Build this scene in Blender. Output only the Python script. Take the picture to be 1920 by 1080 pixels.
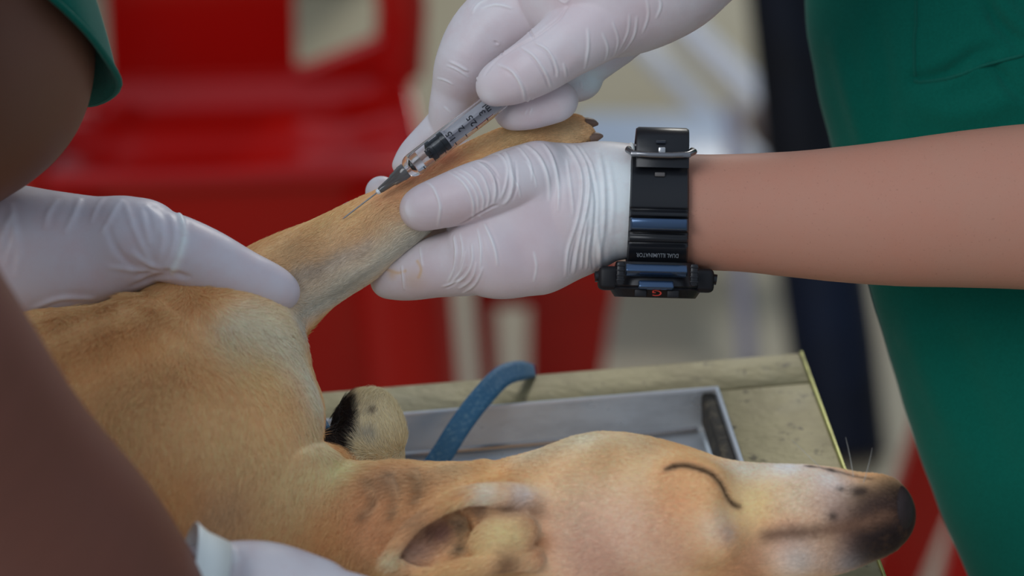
import bpy, bmesh, math, random
import numpy as np
from mathutils import Vector, Matrix

random.seed(7)
rng = np.random.default_rng(7)
scn = bpy.context.scene
for o in list(bpy.data.objects):
    bpy.data.objects.remove(o)

# ------------------------------------------------------------------ camera
PITCH = math.radians(33.5)
FPX = 6667.0                      # focal length in pixels of the 1920 wide frame
D0 = 1.6                          # focus distance
U = D0 / FPX                      # one pixel at the focus distance, in metres
TABLE_Z = 0.90
CAM_Z = 1.892
camd = bpy.data.cameras.new('camera')
cam = bpy.data.objects.new('camera', camd)
scn.collection.objects.link(cam)
scn.camera = cam
camd.sensor_width = 36.0
camd.lens = FPX / 1920 * 36.0
camd.clip_start = 0.05
camd.clip_end = 60
cam.location = (0, 0, CAM_Z)
cam.rotation_euler = (math.pi / 2 - PITCH, 0, 0)
camd.dof.use_dof = True
camd.dof.focus_distance = D0 - 0.005
camd.dof.aperture_fstop = (camd.lens * 0.001) / 0.026
CAM_M = Matrix.Translation((0, 0, CAM_Z)) @ Matrix.Rotation(math.pi / 2 - PITCH, 4, 'X')
CM = np.array(CAM_M)

# ------------------------------------------------------------------ world and lights
scn.view_settings.view_transform = 'Standard'
scn.view_settings.look = 'None'
scn.view_settings.gamma = 1.0
scn.view_settings.use_curve_mapping = False
scn.view_settings.exposure = -0.05
scn.cycles.use_denoising = True
scn.cycles.max_bounces = 8
scn.cycles.transparent_max_bounces = 12

world = bpy.data.worlds.new('daylight')
scn.world = world
world.use_nodes = True
wn = world.node_tree
wn.nodes.clear()
wo = wn.nodes.new('ShaderNodeOutputWorld')
wb = wn.nodes.new('ShaderNodeBackground')
wt = wn.nodes.new('ShaderNodeTexCoord')
ws = wn.nodes.new('ShaderNodeSeparateXYZ')
wr = wn.nodes.new('ShaderNodeValToRGB')
wr.color_ramp.elements[0].position = 0.30
wr.color_ramp.elements[0].color = (0.16, 0.15, 0.13, 1)
wr.color_ramp.elements[1].position = 1.0
wr.color_ramp.elements[1].color = (0.60, 0.72, 0.90, 1)
e = wr.color_ramp.elements.new(0.62)
e.color = (0.48, 0.55, 0.66, 1)
wm = wn.nodes.new('ShaderNodeMath')
wm.operation = 'MULTIPLY_ADD'
wm.inputs[1].default_value = 0.5
wm.inputs[2].default_value = 0.5
wn.links.new(wt.outputs['Generated'], ws.inputs[0])
wn.links.new(ws.outputs['Z'], wm.inputs[0])
wn.links.new(wm.outputs[0], wr.inputs[0])
wn.links.new(wr.outputs[0], wb.inputs[0])
wb.inputs[1].default_value = 0.62
wn.links.new(wb.outputs[0], wo.inputs[0])


def area(name, loc, target, size, power, col):
    ld = bpy.data.lights.new(name, 'AREA')
    ld.shape = 'RECTANGLE'
    ld.size, ld.size_y = size
    ld.energy = power
    ld.color = col
    lo = bpy.data.objects.new(name, ld)
    scn.collection.objects.link(lo)
    lo.location = loc
    lo.rotation_euler = (Vector(target) - Vector(loc)).to_track_quat('-Z', 'Y').to_euler()
    return lo


area('open_side_daylight', (-2.2, -0.6, 3.6), (0, 1.5, 0.9), (2.4, 2.0), 62, (0.93, 0.96, 1.0))
area('far_opening_daylight', (1.0, 6.0, 2.6), (-0.2, 2.6, 0.4), (0.9, 0.6), 50, (1.0, 0.97, 0.90))


# ------------------------------------------------------------------ helpers: space
def cs(px, py, z=0.0):
    """pixel and height towards the camera (in focus-plane pixels) -> camera-frame metres"""
    d = D0 - z * U
    return np.array([(px - 960.0) / FPX * d, -(py - 540.0) / FPX * d, -d])


def rs(r, z=0.0):
    return r * U * (D0 - z * U) / D0


def cw(px, py, z=0.0):
    p = cs(px, py, z)
    return Vector((CM[:3, :3] @ p + CM[:3, 3]).tolist())


def to_world(V):
    return V @ CM[:3, :3].T + CM[:3, 3]


def proj(V):
    d = -V[:, 2]
    return np.stack([V[:, 0] / d * FPX + 960, -V[:, 1] / d * FPX + 540], 1)


def on_plane(px, py, h):
    """point where the ray of a pixel meets the level plane z = h"""
    drop = (CAM_Z - h)
    d = drop / (math.sin(PITCH) + (py - 540) / FPX * math.cos(PITCH))
    return cw(px, py, (D0 - d) / U)


# ------------------------------------------------------------------ helpers: implicit shapes
def catmull(pts, n):
    P = np.array(pts, float)
    if len(P) < 3 or n <= 1:
        return P
    Q = np.vstack([2 * P[0] - P[1], P, 2 * P[-1] - P[-2]])
    out = []
    for i in range(len(P) - 1):
        a, b, c, d = Q[i], Q[i + 1], Q[i + 2], Q[i + 3]
        for k in range(n):
            t = k / n
            out.append(0.5 * ((2 * b) + (-a + c) * t + (2 * a - 5 * b + 4 * c - d) * t * t + (-a + 3 * b - 3 * c + d) * t ** 3))
    out.append(P[-1])
    return np.array(out)


class Field:
    def __init__(self):
        self.ops = []

    def seg(self, a, b, ra, rb, k, mode='add', flat=None):
        self.ops.append(('seg', np.array(a, float), np.array(b, float), ra, rb, k, mode, flat))

    def chain(self, pts, k=10, mode='add', flat=None, n=5, kin=None):
        """pts (px, py, z, r) in pixels; flat = (direction in camera frame, scale)"""
        Q = catmull(pts, n)
        M = [np.append(cs(*q[:3]), rs(max(q[3], 1), q[2])) for q in Q]
        kk = k * U
        if len(M) == 1:
            self.seg(M[0][:3], M[0][:3] + 1e-5, M[0][3], M[0][3], kk, mode, flat)
        for i in range(len(M) - 1):
            self.seg(M[i][:3], M[i + 1][:3], M[i][3], M[i + 1][3], kk if i == 0 else (kin or 3) * U if mode == 'add' else kk, mode, flat)
        return self

    def ell(self, c, r, axes=None, k=10, mode='add'):
        """ellipsoid: centre px, radii px, axes = 3x3 rows in camera frame"""
        A = np.eye(3) if axes is None else np.array(axes, float)
        A = A / np.linalg.norm(A, axis=1, keepdims=True)
        R = np.array([rs(x, c[2]) for x in r])
        self.ops.append(('ell', cs(*c), A, R, None, k * U, mode, None))
        return self

    def bounds(self):
        lo, hi = np.full(3, 1e9), np.full(3, -1e9)
        for op in self.ops:
            if op[6] != 'add':
                continue
            if op[0] == 'seg':
                m = max(op[3], op[4])
                lo = np.minimum(lo, np.minimum(op[1], op[2]) - m)
                hi = np.maximum(hi, np.maximum(op[1], op[2]) + m)
            else:
                m = op[3].max()
                lo = np.minimum(lo, op[1] - m)
                hi = np.maximum(hi, op[1] + m)
        return lo, hi

    def build(self, h, smooth=2, clip=None):
        lo, hi = self.bounds()
        if clip is not None:
            lo = np.maximum(lo, clip[0])
            hi = np.minimum(hi, clip[1])
        lo = lo - 3 * h
        hi = hi + 3 * h
        n = np.ceil((hi - lo) / h).astype(int) + 1
        F = np.full(n, 0.02, np.float32)
        ax = [(lo[i] + np.arange(n[i]) * h).astype(np.float32) for i in range(3)]
        for op in self.ops:
            kind, k, mode, flat = op[0], op[5], op[6], op[7]
            if kind == 'seg':
                m = max(op[3], op[4])
                a0, a1 = np.minimum(op[1], op[2]) - m - k - 3 * h, np.maximum(op[1], op[2]) + m + k + 3 * h
            else:
                m = op[3].max()
                a0, a1 = op[1] - m - k - 3 * h, op[1] + m + k + 3 * h
            i0 = np.clip(((a0 - lo) / h).astype(int), 0, n)
            i1 = np.clip(((a1 - lo) / h).astype(int) + 2, 0, n)
            if np.any(i1 <= i0):
                continue
            X = ax[0][i0[0]:i1[0]][:, None, None]
            Y = ax[1][i0[1]:i1[1]][None, :, None]
            Z = ax[2][i0[2]:i1[2]][None, None, :]
            if kind == 'seg':
                a, b = op[1], op[2]
                ab = b - a
                L = max(ab @ ab, 1e-12)
                t = np.clip(((X - a[0]) * ab[0] + (Y - a[1]) * ab[1] + (Z - a[2]) * ab[2]) / L, 0, 1)
                vx, vy, vz = X - a[0] - t * ab[0], Y - a[1] - t * ab[1], Z - a[2] - t * ab[2]
                R = op[3] + (op[4] - op[3]) * t
                if flat is None:
                    d = np.sqrt(vx * vx + vy * vy + vz * vz) - R
                else:
                    nn = np.array(flat[0], float)
                    nn /= np.linalg.norm(nn)
                    s = flat[1]
                    dn = vx * nn[0] + vy * nn[1] + vz * nn[2]
                    perp2 = np.maximum(vx * vx + vy * vy + vz * vz - dn * dn, 0)
                    l = np.sqrt(perp2 + (dn / s) ** 2) + 1e-7
                    g = np.sqrt(perp2 + (dn / (s * s)) ** 2) / l + 1e-4
                    d = (l - R) / g
            else:
                c, A, R = op[1], op[2], op[3]
                q2 = 0
                g2 = 0
                for i in range(3):
                    q = ((X - c[0]) * A[i, 0] + (Y - c[1]) * A[i, 1] + (Z - c[2]) * A[i, 2])
                    q2 = q2 + (q / R[i]) ** 2
                    g2 = g2 + (q / R[i] ** 2) ** 2
                l = np.sqrt(q2) + 1e-7
                d = (l - 1) * l / (np.sqrt(g2) + 1e-3)
            S = F[i0[0]:i1[0], i0[1]:i1[1], i0[2]:i1[2]]
            d = d.astype(np.float32)
            if mode == 'add':
                if k > 0:
                    hh = np.maximum(k - np.abs(S - d), 0) / k
                    S[...] = np.minimum(S, d) - hh * hh * k * 0.25
                else:
                    S[...] = np.minimum(S, d)
            else:
                hh = np.maximum(k - np.abs(S + d), 0) / max(k, 1e-9)
                S[...] = np.maximum(S, -d) + hh * hh * k * 0.25
        return nets(F, lo, h, smooth)


def nets(F, lo, h, smooth=2):
    ins = F < 0
    n = np.array(F.shape)
    c = np.zeros(n - 1, np.int8)
    for dx in (0, 1):
        for dy in (0, 1):
            for dz in (0, 1):
                c += ins[dx:n[0] - 1 + dx, dy:n[1] - 1 + dy, dz:n[2] - 1 + dz]
    act = (c > 0) & (c < 8)
    I = np.argwhere(act)
    idx = -np.ones(n - 1, np.int32)
    idx[act] = np.arange(len(I))
    acc = np.zeros((len(I), 3))
    cnt = np.zeros(len(I))
    corners = [(a, b, cc) for a in (0, 1) for b in (0, 1) for cc in (0, 1)]
    val = {q: F[I[:, 0] + q[0], I[:, 1] + q[1], I[:, 2] + q[2]] for q in corners}
    for q in corners:
        for a in range(3):
            if q[a] == 0:
                r = list(q)
                r[a] = 1
                r = tuple(r)
                v0, v1 = val[q], val[r]
                m = (v0 < 0) != (v1 < 0)
                t = np.where(m, v0 / np.where(m, v0 - v1, 1), 0)
                p = np.array(q, float)[None, :].repeat(len(I), 0)
                p[:, a] += t
                acc[m] += p[m]
                cnt[m] += 1
    V = lo + h * (I + acc / cnt[:, None])
    faces = []
    for a in range(3):
        sl0 = [slice(None)] * 3
        sl1 = [slice(None)] * 3
        sl0[a] = slice(0, n[a] - 1)
        sl1[a] = slice(1, n[a])
        i0, i1 = ins[tuple(sl0)], ins[tuple(sl1)]
        E = np.argwhere(i0 != i1)
        b, cc = (a + 1) % 3, (a + 2) % 3
        ok = (E[:, b] > 0) & (E[:, cc] > 0) & (E[:, b] < n[b] - 1) & (E[:, cc] < n[cc] - 1)
        E = E[ok]
        s = i0[E[:, 0], E[:, 1], E[:, 2]]

        def g(db, dc):
            Q = E.copy()
            Q[:, b] -= db
            Q[:, cc] -= dc
            return idx[Q[:, 0], Q[:, 1], Q[:, 2]]
        q = np.stack([g(1, 1), g(0, 1), g(0, 0), g(1, 0)], 1)
        q[~s] = q[~s][:, ::-1]
        faces.append(q)
    Q = np.vstack(faces)
    Q = Q[(Q >= 0).all(1)]
    V = relax(V, Q, smooth)
    return V, Q


def relax(V, Q, it, lam=0.5):
    if it <= 0:
        return V
    e0 = np.concatenate([Q[:, 0], Q[:, 1], Q[:, 2], Q[:, 3]])
    e1 = np.concatenate([Q[:, 1], Q[:, 2], Q[:, 3], Q[:, 0]])
    a = np.concatenate([e0, e1])
    b = np.concatenate([e1, e0])
    deg = np.bincount(a, minlength=len(V)).astype(float)
    deg[deg == 0] = 1
    for _ in range(it):
        M = np.stack([np.bincount(a, V[b, i], len(V)) for i in range(3)], 1) / deg[:, None]
        V = V + lam * (M - V)
    return V


def vnormals(V, Q):
    fn = np.cross(V[Q[:, 2]] - V[Q[:, 0]], V[Q[:, 3]] - V[Q[:, 1]])
    N = np.zeros_like(V)
    for j in range(4):
        for i in range(3):
            N[:, i] += np.bincount(Q[:, j], fn[:, i], len(V))
    return N / (np.linalg.norm(N, axis=1, keepdims=True) + 1e-12)


class Surf:
    """a surface in the camera frame: look-up, creases, pigment"""

    def __init__(self, V, Q, base=(0.5, 0.5, 0.5)):
        self.V, self.Q = V, Q
        self.N = vnormals(V, Q)
        self.C = np.tile(np.array(base, float), (len(V), 1))
        self.P = proj(V)

    def hit(self, px, py):
        d2 = (self.P[:, 0] - px) ** 2 + (self.P[:, 1] - py) ** 2
        front = self.N[:, 2] > 0.02
        m = front & (d2 < 12 ** 2)
        if not m.any():
            d2 = np.where(front, d2, 1e9)
            return self.V[np.argmin(d2)]
        ids = np.where(m)[0]
        zm = self.V[ids, 2].max()
        top = ids[self.V[ids, 2] > zm - 26 * U]
        w = 1 / (d2[top] + 0.5) ** 2
        o8 = np.argsort(-w)[:6]
        w = w[o8]
        return (self.V[top[o8]] * w[:, None]).sum(0) / w.sum()

    def line_pts(self, pts, step=5):
        Q = catmull(pts, 6) if len(pts) > 2 else np.array(pts, float)
        out = []
        for i in range(len(Q) - 1):
            m = max(1, int(np.hypot(*(Q[i + 1] - Q[i])) / step))
            for k in range(m):
                out.append(Q[i] + (Q[i + 1] - Q[i]) * k / m)
        out.append(Q[-1])
        H = np.array([self.hit(*q) for q in out])
        if len(H) > 4:                     # keep the line from jumping
            for _ in range(4):
                H[1:-1] = 0.25 * H[:-2] + 0.5 * H[1:-1] + 0.25 * H[2:]
        return H

    def dist(self, H, rad):
        lo, hi = H.min(0) - rad, H.max(0) + rad
        ids = np.where(((self.V > lo) & (self.V < hi)).all(1))[0]
        if len(ids) == 0:
            return ids, np.zeros(0), np.zeros(0)
        best = np.full(len(ids), 1e9)
        bt = np.zeros(len(ids))
        P = self.V[ids]
        m = len(H) - 1
        for i in range(m):
            ab = H[i + 1] - H[i]
            L = max(ab @ ab, 1e-14)
            t = np.clip((P - H[i]) @ ab / L, 0, 1)
            d = np.linalg.norm(P - H[i] - t[:, None] * ab, axis=1)
            b = d < best
            best[b] = d[b]
            bt[b] = (i + t[b]) / m
        ok = best < rad
        return ids[ok], best[ok], bt[ok]

    def crease(self, pts, w=4, h=1.5, col=None, cs_=0.7, taper=True):
        H = self.line_pts(pts)
        W = w * U
        ids, d, t = self.dist(H, 3 * W)
        tp = np.sin(np.pi * np.clip(t, 0, 1)) ** 0.5 if taper else 1.0
        g = np.exp(-(d / W) ** 2) * tp
        gg = (1.25 * np.exp(-(d / W) ** 2) - 0.45 * np.exp(-(d / (2.0 * W)) ** 2)) * tp
        off = getattr(self, 'off', None)
        if off is None:
            self.off = off = np.zeros(len(self.V))
        off[ids] += h * U * gg
        if col is not None:
            self.C[ids] += (np.array(col) - self.C[ids]) * (g * cs_)[:, None]

    def apply(self):
        if getattr(self, 'off', None) is not None:
            self.V = self.V + self.N * self.off[:, None]
            self.N = vnormals(self.V, self.Q)
            self.P = proj(self.V)
            self.off = None

    def spot(self, px, py, r, col, s=1.0, hard=1.0, z=None):
        c = self.hit(px, py) if z is None else cs(px, py, z)
        d = np.linalg.norm(self.V - c, axis=1) / (r * U)
        g = np.exp(-(d ** 2) ** hard) * s
        self.C += (np.array(col) - self.C) * g[:, None]

    def stripe(self, pts, w, col, s=1.0):
        H = self.line_pts(pts, 12)
        ids, d, t = self.dist(H, 2.6 * w * U)
        g = np.exp(-(d / (w * U)) ** 2) * s
        self.C[ids] += (np.array(col) - self.C[ids]) * g[:, None]


# ------------------------------------------------------------------ helpers: objects
def lin(c):
    c = c / 255.0
    return c / 12.92 if c <= 0.04045 else ((c + 0.055) / 1.055) ** 2.4


def S(r, g, b, gain=1.0):
    return tuple(min(0.95, lin(v) * gain) for v in (r, g, b))


def link(o, parent=None):
    scn.collection.objects.link(o)
    if parent:
        o.parent = parent
        o.matrix_parent_inverse = Matrix.Translation(parent.matrix_basis.translation).inverted() if parent.parent is None else parent.matrix_world_inv
    return o


def thing(name, loc, label, cat, group=None):
    o = bpy.data.objects.new(name, None)
    o.empty_display_size = 0.02
    scn.collection.objects.link(o)
    o.location = loc
    o['label'] = label
    o['category'] = cat
    if group:
        o['group'] = group
    return o


def origin_of(o):
    p = Vector((0, 0, 0))
    while o is not None:
        p = p + o.location
        o = o.parent
    return p


def mesh_obj(name, V, F, mat, parent=None, smooth=True, col=None, origin=None):
    """V in world metres. The object's origin is its centre; parents are only moved, never turned."""
    V = np.asarray(V, float)
    c = V.mean(0) if origin is None else np.array(origin, float)
    me = bpy.data.meshes.new(name)
    me.from_pydata((V - c).tolist(), [], [list(map(int, f)) for f in F])
    me.update()
    if smooth:
        me.polygons.foreach_set('use_smooth', [True] * len(me.polygons))
    if col is not None:
        at = me.color_attributes.new('tint', 'FLOAT_COLOR', 'POINT')
        at.data.foreach_set('color', np.hstack([np.clip(col, 0, 1), np.ones((len(V), 1))]).astype(np.float32).ravel())
    me.materials.append(mat)
    o = bpy.data.objects.new(name, me)
    scn.collection.objects.link(o)
    o.location = Vector(c.tolist())
    if parent:
        o.parent = parent
        o.location = Vector(c.tolist()) - origin_of(parent)
    return o


def surf_obj(name, s, mat, parent=None):
    return mesh_obj(name, to_world(s.V), s.Q, mat, parent, True, s.C)


def tag(o, label=None, cat=None, group=None, kind=None):
    for k, v in (('label', label), ('category', cat), ('group', group), ('kind', kind)):
        if v:
            o[k] = v
    return o


class MB:
    """collects simple shapes given in any frame; build() makes one mesh"""

    def __init__(self, frame=None):
        self.bm = bmesh.new()
        self.M = frame or Matrix.Identity(4)

    def box(self, c, s, rot=None, bev=0.0, seg=2, taper=None):
        b = bmesh.new()
        bmesh.ops.create_cube(b, size=1)
        for v in b.verts:
            tx = 1.0
            if taper and v.co.z < 0:
                tx = taper
            v.co = Vector((v.co.x * s[0] * tx, v.co.y * s[1] * tx, v.co.z * s[2]))
        if bev:
            bmesh.ops.bevel(b, geom=b.edges[:], offset=bev, segments=seg, affect='EDGES', profile=0.5)
        T = self.M @ Matrix.Translation(c) @ (rot or Matrix.Identity(4))
        self._merge(b, T)
        return self

    def tube(self, pts, r, n=16, cap=True, sx=1.0):
        pts = [Vector(p) for p in pts]
        rr = r if isinstance(r, (list, tuple)) else [r] * len(pts)
        b = bmesh.new()
        rings = []
        up = None
        for i, p in enumerate(pts):
            t = (pts[min(i + 1, len(pts) - 1)] - pts[max(i - 1, 0)])
            if t.length < 1e-9:
                t = pts[min(i + 2, len(pts) - 1)] - pts[max(i - 2, 0)]
            t.normalize()
            if up is None:
                up = Vector((0, 0, 1)) if abs(t.z) < 0.9 else Vector((1, 0, 0))
            u = t.cross(up).normalized()
            v = u.cross(t).normalized()
            up = v
            rings.append([b.verts.new(p + rr[i] * (math.cos(a) * u * sx + math.sin(a) * v)) for a in (2 * math.pi * k / n for k in range(n))])
        for i in range(len(rings) - 1):
            for k in range(n):
                b.faces.new((rings[i][k], rings[i][(k + 1) % n], rings[i + 1][(k + 1) % n], rings[i + 1][k]))
        if cap:
            b.faces.new(rings[0][::-1])
            b.faces.new(rings[-1])
        self._merge(b, self.M)
        return self

    def raw(self, V, F):
        b = bmesh.new()
        vs = [b.verts.new(Vector(v)) for v in V]
        for f in F:
            b.faces.new([vs[i] for i in f])
        self._merge(b, self.M)
        return self

    def _merge(self, b, T):
        b.transform(T)
        me = bpy.data.meshes.new('tmp')
        b.to_mesh(me)
        self.bm.from_mesh(me)
        bpy.data.meshes.remove(me)
        b.free()

    def build(self, name, mat, parent=None, smooth=True, angle=40):
        bmesh.ops.recalc_face_normals(self.bm, faces=self.bm.faces[:])
        V = np.array([v.co[:] for v in self.bm.verts])
        c = V.mean(0)
        for v in self.bm.verts:
            v.co -= Vector(c.tolist())
        me = bpy.data.meshes.new(name)
        self.bm.to_mesh(me)
        self.bm.free()
        if smooth:
            me.polygons.foreach_set('use_smooth', [True] * len(me.polygons))
            try:
                me.set_sharp_from_angle(angle=math.radians(angle))
            except Exception:
                pass
        me.materials.append(mat)
        o = bpy.data.objects.new(name, me)
        scn.collection.objects.link(o)
        o.location = Vector(c.tolist())
        if parent:
            o.parent = parent
            o.location = Vector(c.tolist()) - origin_of(parent)
        return o


# ------------------------------------------------------------------ materials
def mat(name, base=(0.5, 0.5, 0.5), rough=0.5, metal=0.0, tint=False, spec=0.5, sss=0.0, sss_r=(1, 0.4, 0.25), bump=None, bump2=None,
        mottle=None, sheen=0.0, trans=0.0, ior=1.45, coat=0.0, coord='Object', rough_noise=None, speck=None):
    m = bpy.data.materials.new(name)
    m.use_nodes = True
    nt = m.node_tree
    N, L = nt.nodes, nt.links
    b = N['Principled BSDF']
    b.inputs['Roughness'].default_value = rough
    b.inputs['Metallic'].default_value = metal
    b.inputs['Specular IOR Level'].default_value = spec
    b.inputs['IOR'].default_value = ior
    b.inputs['Sheen Weight'].default_value = sheen
    b.inputs['Transmission Weight'].default_value = trans
    b.inputs['Coat Weight'].default_value = coat
    if sss:
        b.inputs['Subsurface Weight'].default_value = sss
        b.inputs['Subsurface Radius'].default_value = sss_r
        b.inputs['Subsurface Scale'].default_value = 0.004
    tc = N.new('ShaderNodeTexCoord')
    col = None
    if tint:
        a = N.new('ShaderNodeVertexColor')
        a.layer_name = 'tint'
        col = a.outputs['Color']
    else:
        r = N.new('ShaderNodeRGB')
        r.outputs[0].default_value = (*base, 1)
        col = r.outputs[0]

    def noise(scale, detail=4, rou=0.5, stretch=None):
        n = N.new('ShaderNodeTexNoise')
        n.inputs['Scale'].default_value = scale
        n.inputs['Detail'].default_value = detail
        n.inputs['Roughness'].default_value = rou
        if stretch:
            mp = N.new('ShaderNodeMapping')
            mp.inputs['Scale'].default_value = stretch
            L.new(tc.outputs[coord], mp.inputs[0])
            L.new(mp.outputs[0], n.inputs['Vector'])
        else:
            L.new(tc.outputs[coord], n.inputs['Vector'])
        return n
    for mo in (mottle or []):
        # (scale, colour, amount, lo, hi, stretch)
        sc, c2, amt, lo_, hi_ = mo[:5]
        n = noise(sc, 5, 0.6, mo[5] if len(mo) > 5 else None)
        mr = N.new('ShaderNodeMapRange')
        mr.inputs[1].default_value = lo_
        mr.inputs[2].default_value = hi_
        mr.inputs[4].default_value = amt
        L.new(n.outputs[0], mr.inputs[0])
        mx = N.new('ShaderNodeMix')
        mx.data_type = 'RGBA'
        L.new(mr.outputs[0], mx.inputs[0])
        L.new(col, mx.inputs[6])
        mx.inputs[7].default_value = (*c2, 1)
        col = mx.outputs[2]
    L.new(col, b.inputs['Base Color'])
    prev = None
    for bp in (bump, bump2):
        if bp:
            n = noise(bp[0], 4, 0.55, bp[3] if len(bp) > 3 else None)
            if len(bp) > 4:
                n.noise_type = bp[4]
                n.inputs['Detail'].default_value = 2
            bu = N.new('ShaderNodeBump')
            bu.inputs['Strength'].default_value = bp[1]
            bu.inputs['Distance'].default_value = bp[2]
            L.new(n.outputs[0], bu.inputs['Height'])
            if prev:
                L.new(prev.outputs[0], bu.inputs['Normal'])
            L.new(bu.outputs[0], b.inputs['Normal'])
            prev = bu
    if rough_noise:
        n = noise(rough_noise[0])
        mr = N.new('ShaderNodeMapRange')
        mr.inputs[3].default_value = rough_noise[1]
        mr.inputs[4].default_value = rough_noise[2]
        L.new(n.outputs[0], mr.inputs[0])
        L.new(mr.outputs[0], b.inputs['Roughness'])
    return m


G = 1.45     # photographed tone -> albedo
M_GLOVE = mat('latex_glove', tint=True, rough=0.42, spec=0.4, sss=0.12, sss_r=(1, 0.7, 0.6),
              mottle=[(60, S(186, 166, 168, G), 0.5, 0.45, 0.7)], bump=(900, 0.10, 0.0006), bump2=(75, 0.55, 0.0011, (1, 1, 1), 'RIDGED_MULTIFRACTAL'))
M_SKIN = mat('brown_skin', tint=True, rough=0.52, spec=0.35, sss=0.10,
             mottle=[(35, S(172, 112, 92, G), 0.35, 0.4, 0.7), (900, S(110, 66, 50, G), 0.35, 0.62, 0.72)],
             bump=(1600, 0.16, 0.0004), bump2=(300, 0.1, 0.0006))
M_SKIN2 = mat('dark_brown_skin', tint=True, rough=0.5, spec=0.35, sss=0.10, mottle=[(25, S(104, 62, 50, G), 0.35, 0.4, 0.7)], bump=(1600, 0.16, 0.0004), bump2=(300, 0.1, 0.0006))
M_SCRUB = mat('green_cotton', base=S(0, 84, 70, 1.2), rough=0.9, spec=0.15, sheen=0.15, mottle=[(1500, S(6, 104, 88, G), 0.3, 0.4, 0.6)],
              bump=(2200, 0.25, 0.0005))
M_DOG = mat('dog_hide', tint=True, rough=0.85, spec=0.15, mottle=[(220, S(120, 84, 56, G), 0.25, 0.5, 0.75)], bump=(700, 0.4, 0.001))
M_NOSE = mat('dog_nose_leather', base=S(44, 30, 28), rough=0.6, bump=(900, 0.4, 0.0008))
M_CLAW = mat('claw_horn', base=S(128, 104, 90), rough=0.45)
M_BLACK = mat('black_resin', base=(0.010, 0.011, 0.014), rough=0.33, spec=0.5, bump=(900, 0.05, 0.0004))
M_BLACK2 = mat('matte_black_resin', base=(0.008, 0.008, 0.010), rough=0.5, spec=0.4)
M_PAINTED_REFL = mat('painted_reflection_resin', base=(0.06, 0.11, 0.20), rough=0.25, metal=0.8, coat=0.5)  # dark resin; its blue reflection is painted into the base colour
M_STEEL = mat('polished_steel', base=(0.55, 0.55, 0.55), rough=0.25, metal=1.0)
M_PEWTER = mat('worn_buckle_steel', base=(0.26, 0.26, 0.27), rough=0.32, metal=1.0)
M_NEEDLE = mat('needle_steel', base=(0.28, 0.28, 0.30), rough=0.35, metal=1.0)
M_PRINT = mat('grey_print', base=S(150, 155, 160), rough=0.6)
M_RED_PRINT = mat('red_print', base=S(200, 50, 30), rough=0.6)
M_INK = mat('black_ink', base=(0.01, 0.012, 0.02), rough=0.6)
M_RUBBER = mat('black_rubber', base=(0.008, 0.012, 0.016), rough=0.45)
M_HUB = mat('grey_needle_hub', base=(0.16, 0.155, 0.15), rough=0.15, trans=0.35, coat=0.5)
M_HUBTIP = mat('white_glue_tip', base=(0.85, 0.9, 0.92), rough=0.3)
M_CLEAR = mat('clear_plastic', base=(0.93, 0.95, 0.97), rough=0.03, trans=1.0, ior=1.25)
M_LIQ = mat('clear_liquid', base=(0.9, 0.95, 1.0), rough=0.0, trans=1.0, ior=1.33)
M_PLUNGER = mat('plunger_plastic', base=(0.62, 0.60, 0.64), rough=0.35, trans=0.3)
M_RED = mat('red_plastic', base=(0.42, 0.004, 0.002), rough=0.18, spec=0.5)
M_BLUE = mat('blue_woven_leash', base=S(58, 112, 150, 1.15), rough=0.5, spec=0.5, mottle=[(500, S(120, 160, 180, 1.1), 0.6, 0.5, 0.7)],
             bump=(1200, 0.6, 0.0008))
M_RIM = mat('worn_table_rim', base=S(166, 155, 116), rough=0.55, metal=0.25,
            mottle=[(26, S(128, 116, 84), 0.5, 0.45, 0.7, (1, 1.5, 1)), (150, S(70, 62, 48), 0.75, 0.6, 0.7), (14, S(180, 174, 148), 0.5, 0.5, 0.7)],
            bump=(40, 0.5, 0.003, (1, 1.6, 1)), bump2=(300, 0.25, 0.0006))
M_EDGE = mat('yellow_table_edge', base=S(190, 190, 112), rough=0.35, metal=0.4, mottle=[(90, S(120, 110, 70), 0.6, 0.5, 0.7)])
M_TRAY = mat('brushed_tray_steel', base=(0.74, 0.80, 0.84), rough=0.26, metal=0.6, mottle=[(30, (0.40, 0.43, 0.46), 0.5, 0.45, 0.7, (1, 1, 3))],
             bump=(25, 0.2, 0.003), rough_noise=(60, 0.2, 0.42))
M_GRIME = mat('dark_tray_grime', base=S(58, 54, 48), rough=0.8, mottle=[(200, S(110, 100, 80), 0.6, 0.5, 0.65)], bump=(300, 0.5, 0.002))
M_FLOOR = mat('pale_floor', base=S(166, 155, 126, 1.0), rough=0.6, mottle=[(1.3, S(180, 174, 152, 1.0), 0.7, 0.4, 0.65), (2.2, S(196, 160, 110), 0.35, 0.55, 0.75)],
              bump=(8, 0.1, 0.004))
M_POST = mat('dark_navy_paint', base=S(10, 13, 20), rough=0.6, spec=0.2, mottle=[(3, S(24, 46, 78), 0.4, 0.45, 0.7)])
M_DARKSTEEL = mat('dark_table_metal', base=S(70, 72, 74), rough=0.4, metal=0.8)
M_WHITEMETAL = mat('pale_frame_metal', base=S(236, 238, 242), rough=0.25, metal=0.2)

# ------------------------------------------------------------------ setting
fl = MB()
fl.box((0, 3.0, -0.02), (9, 9, 0.04))
tag(fl.build('floor', M_FLOOR, smooth=False), kind='structure')

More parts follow.
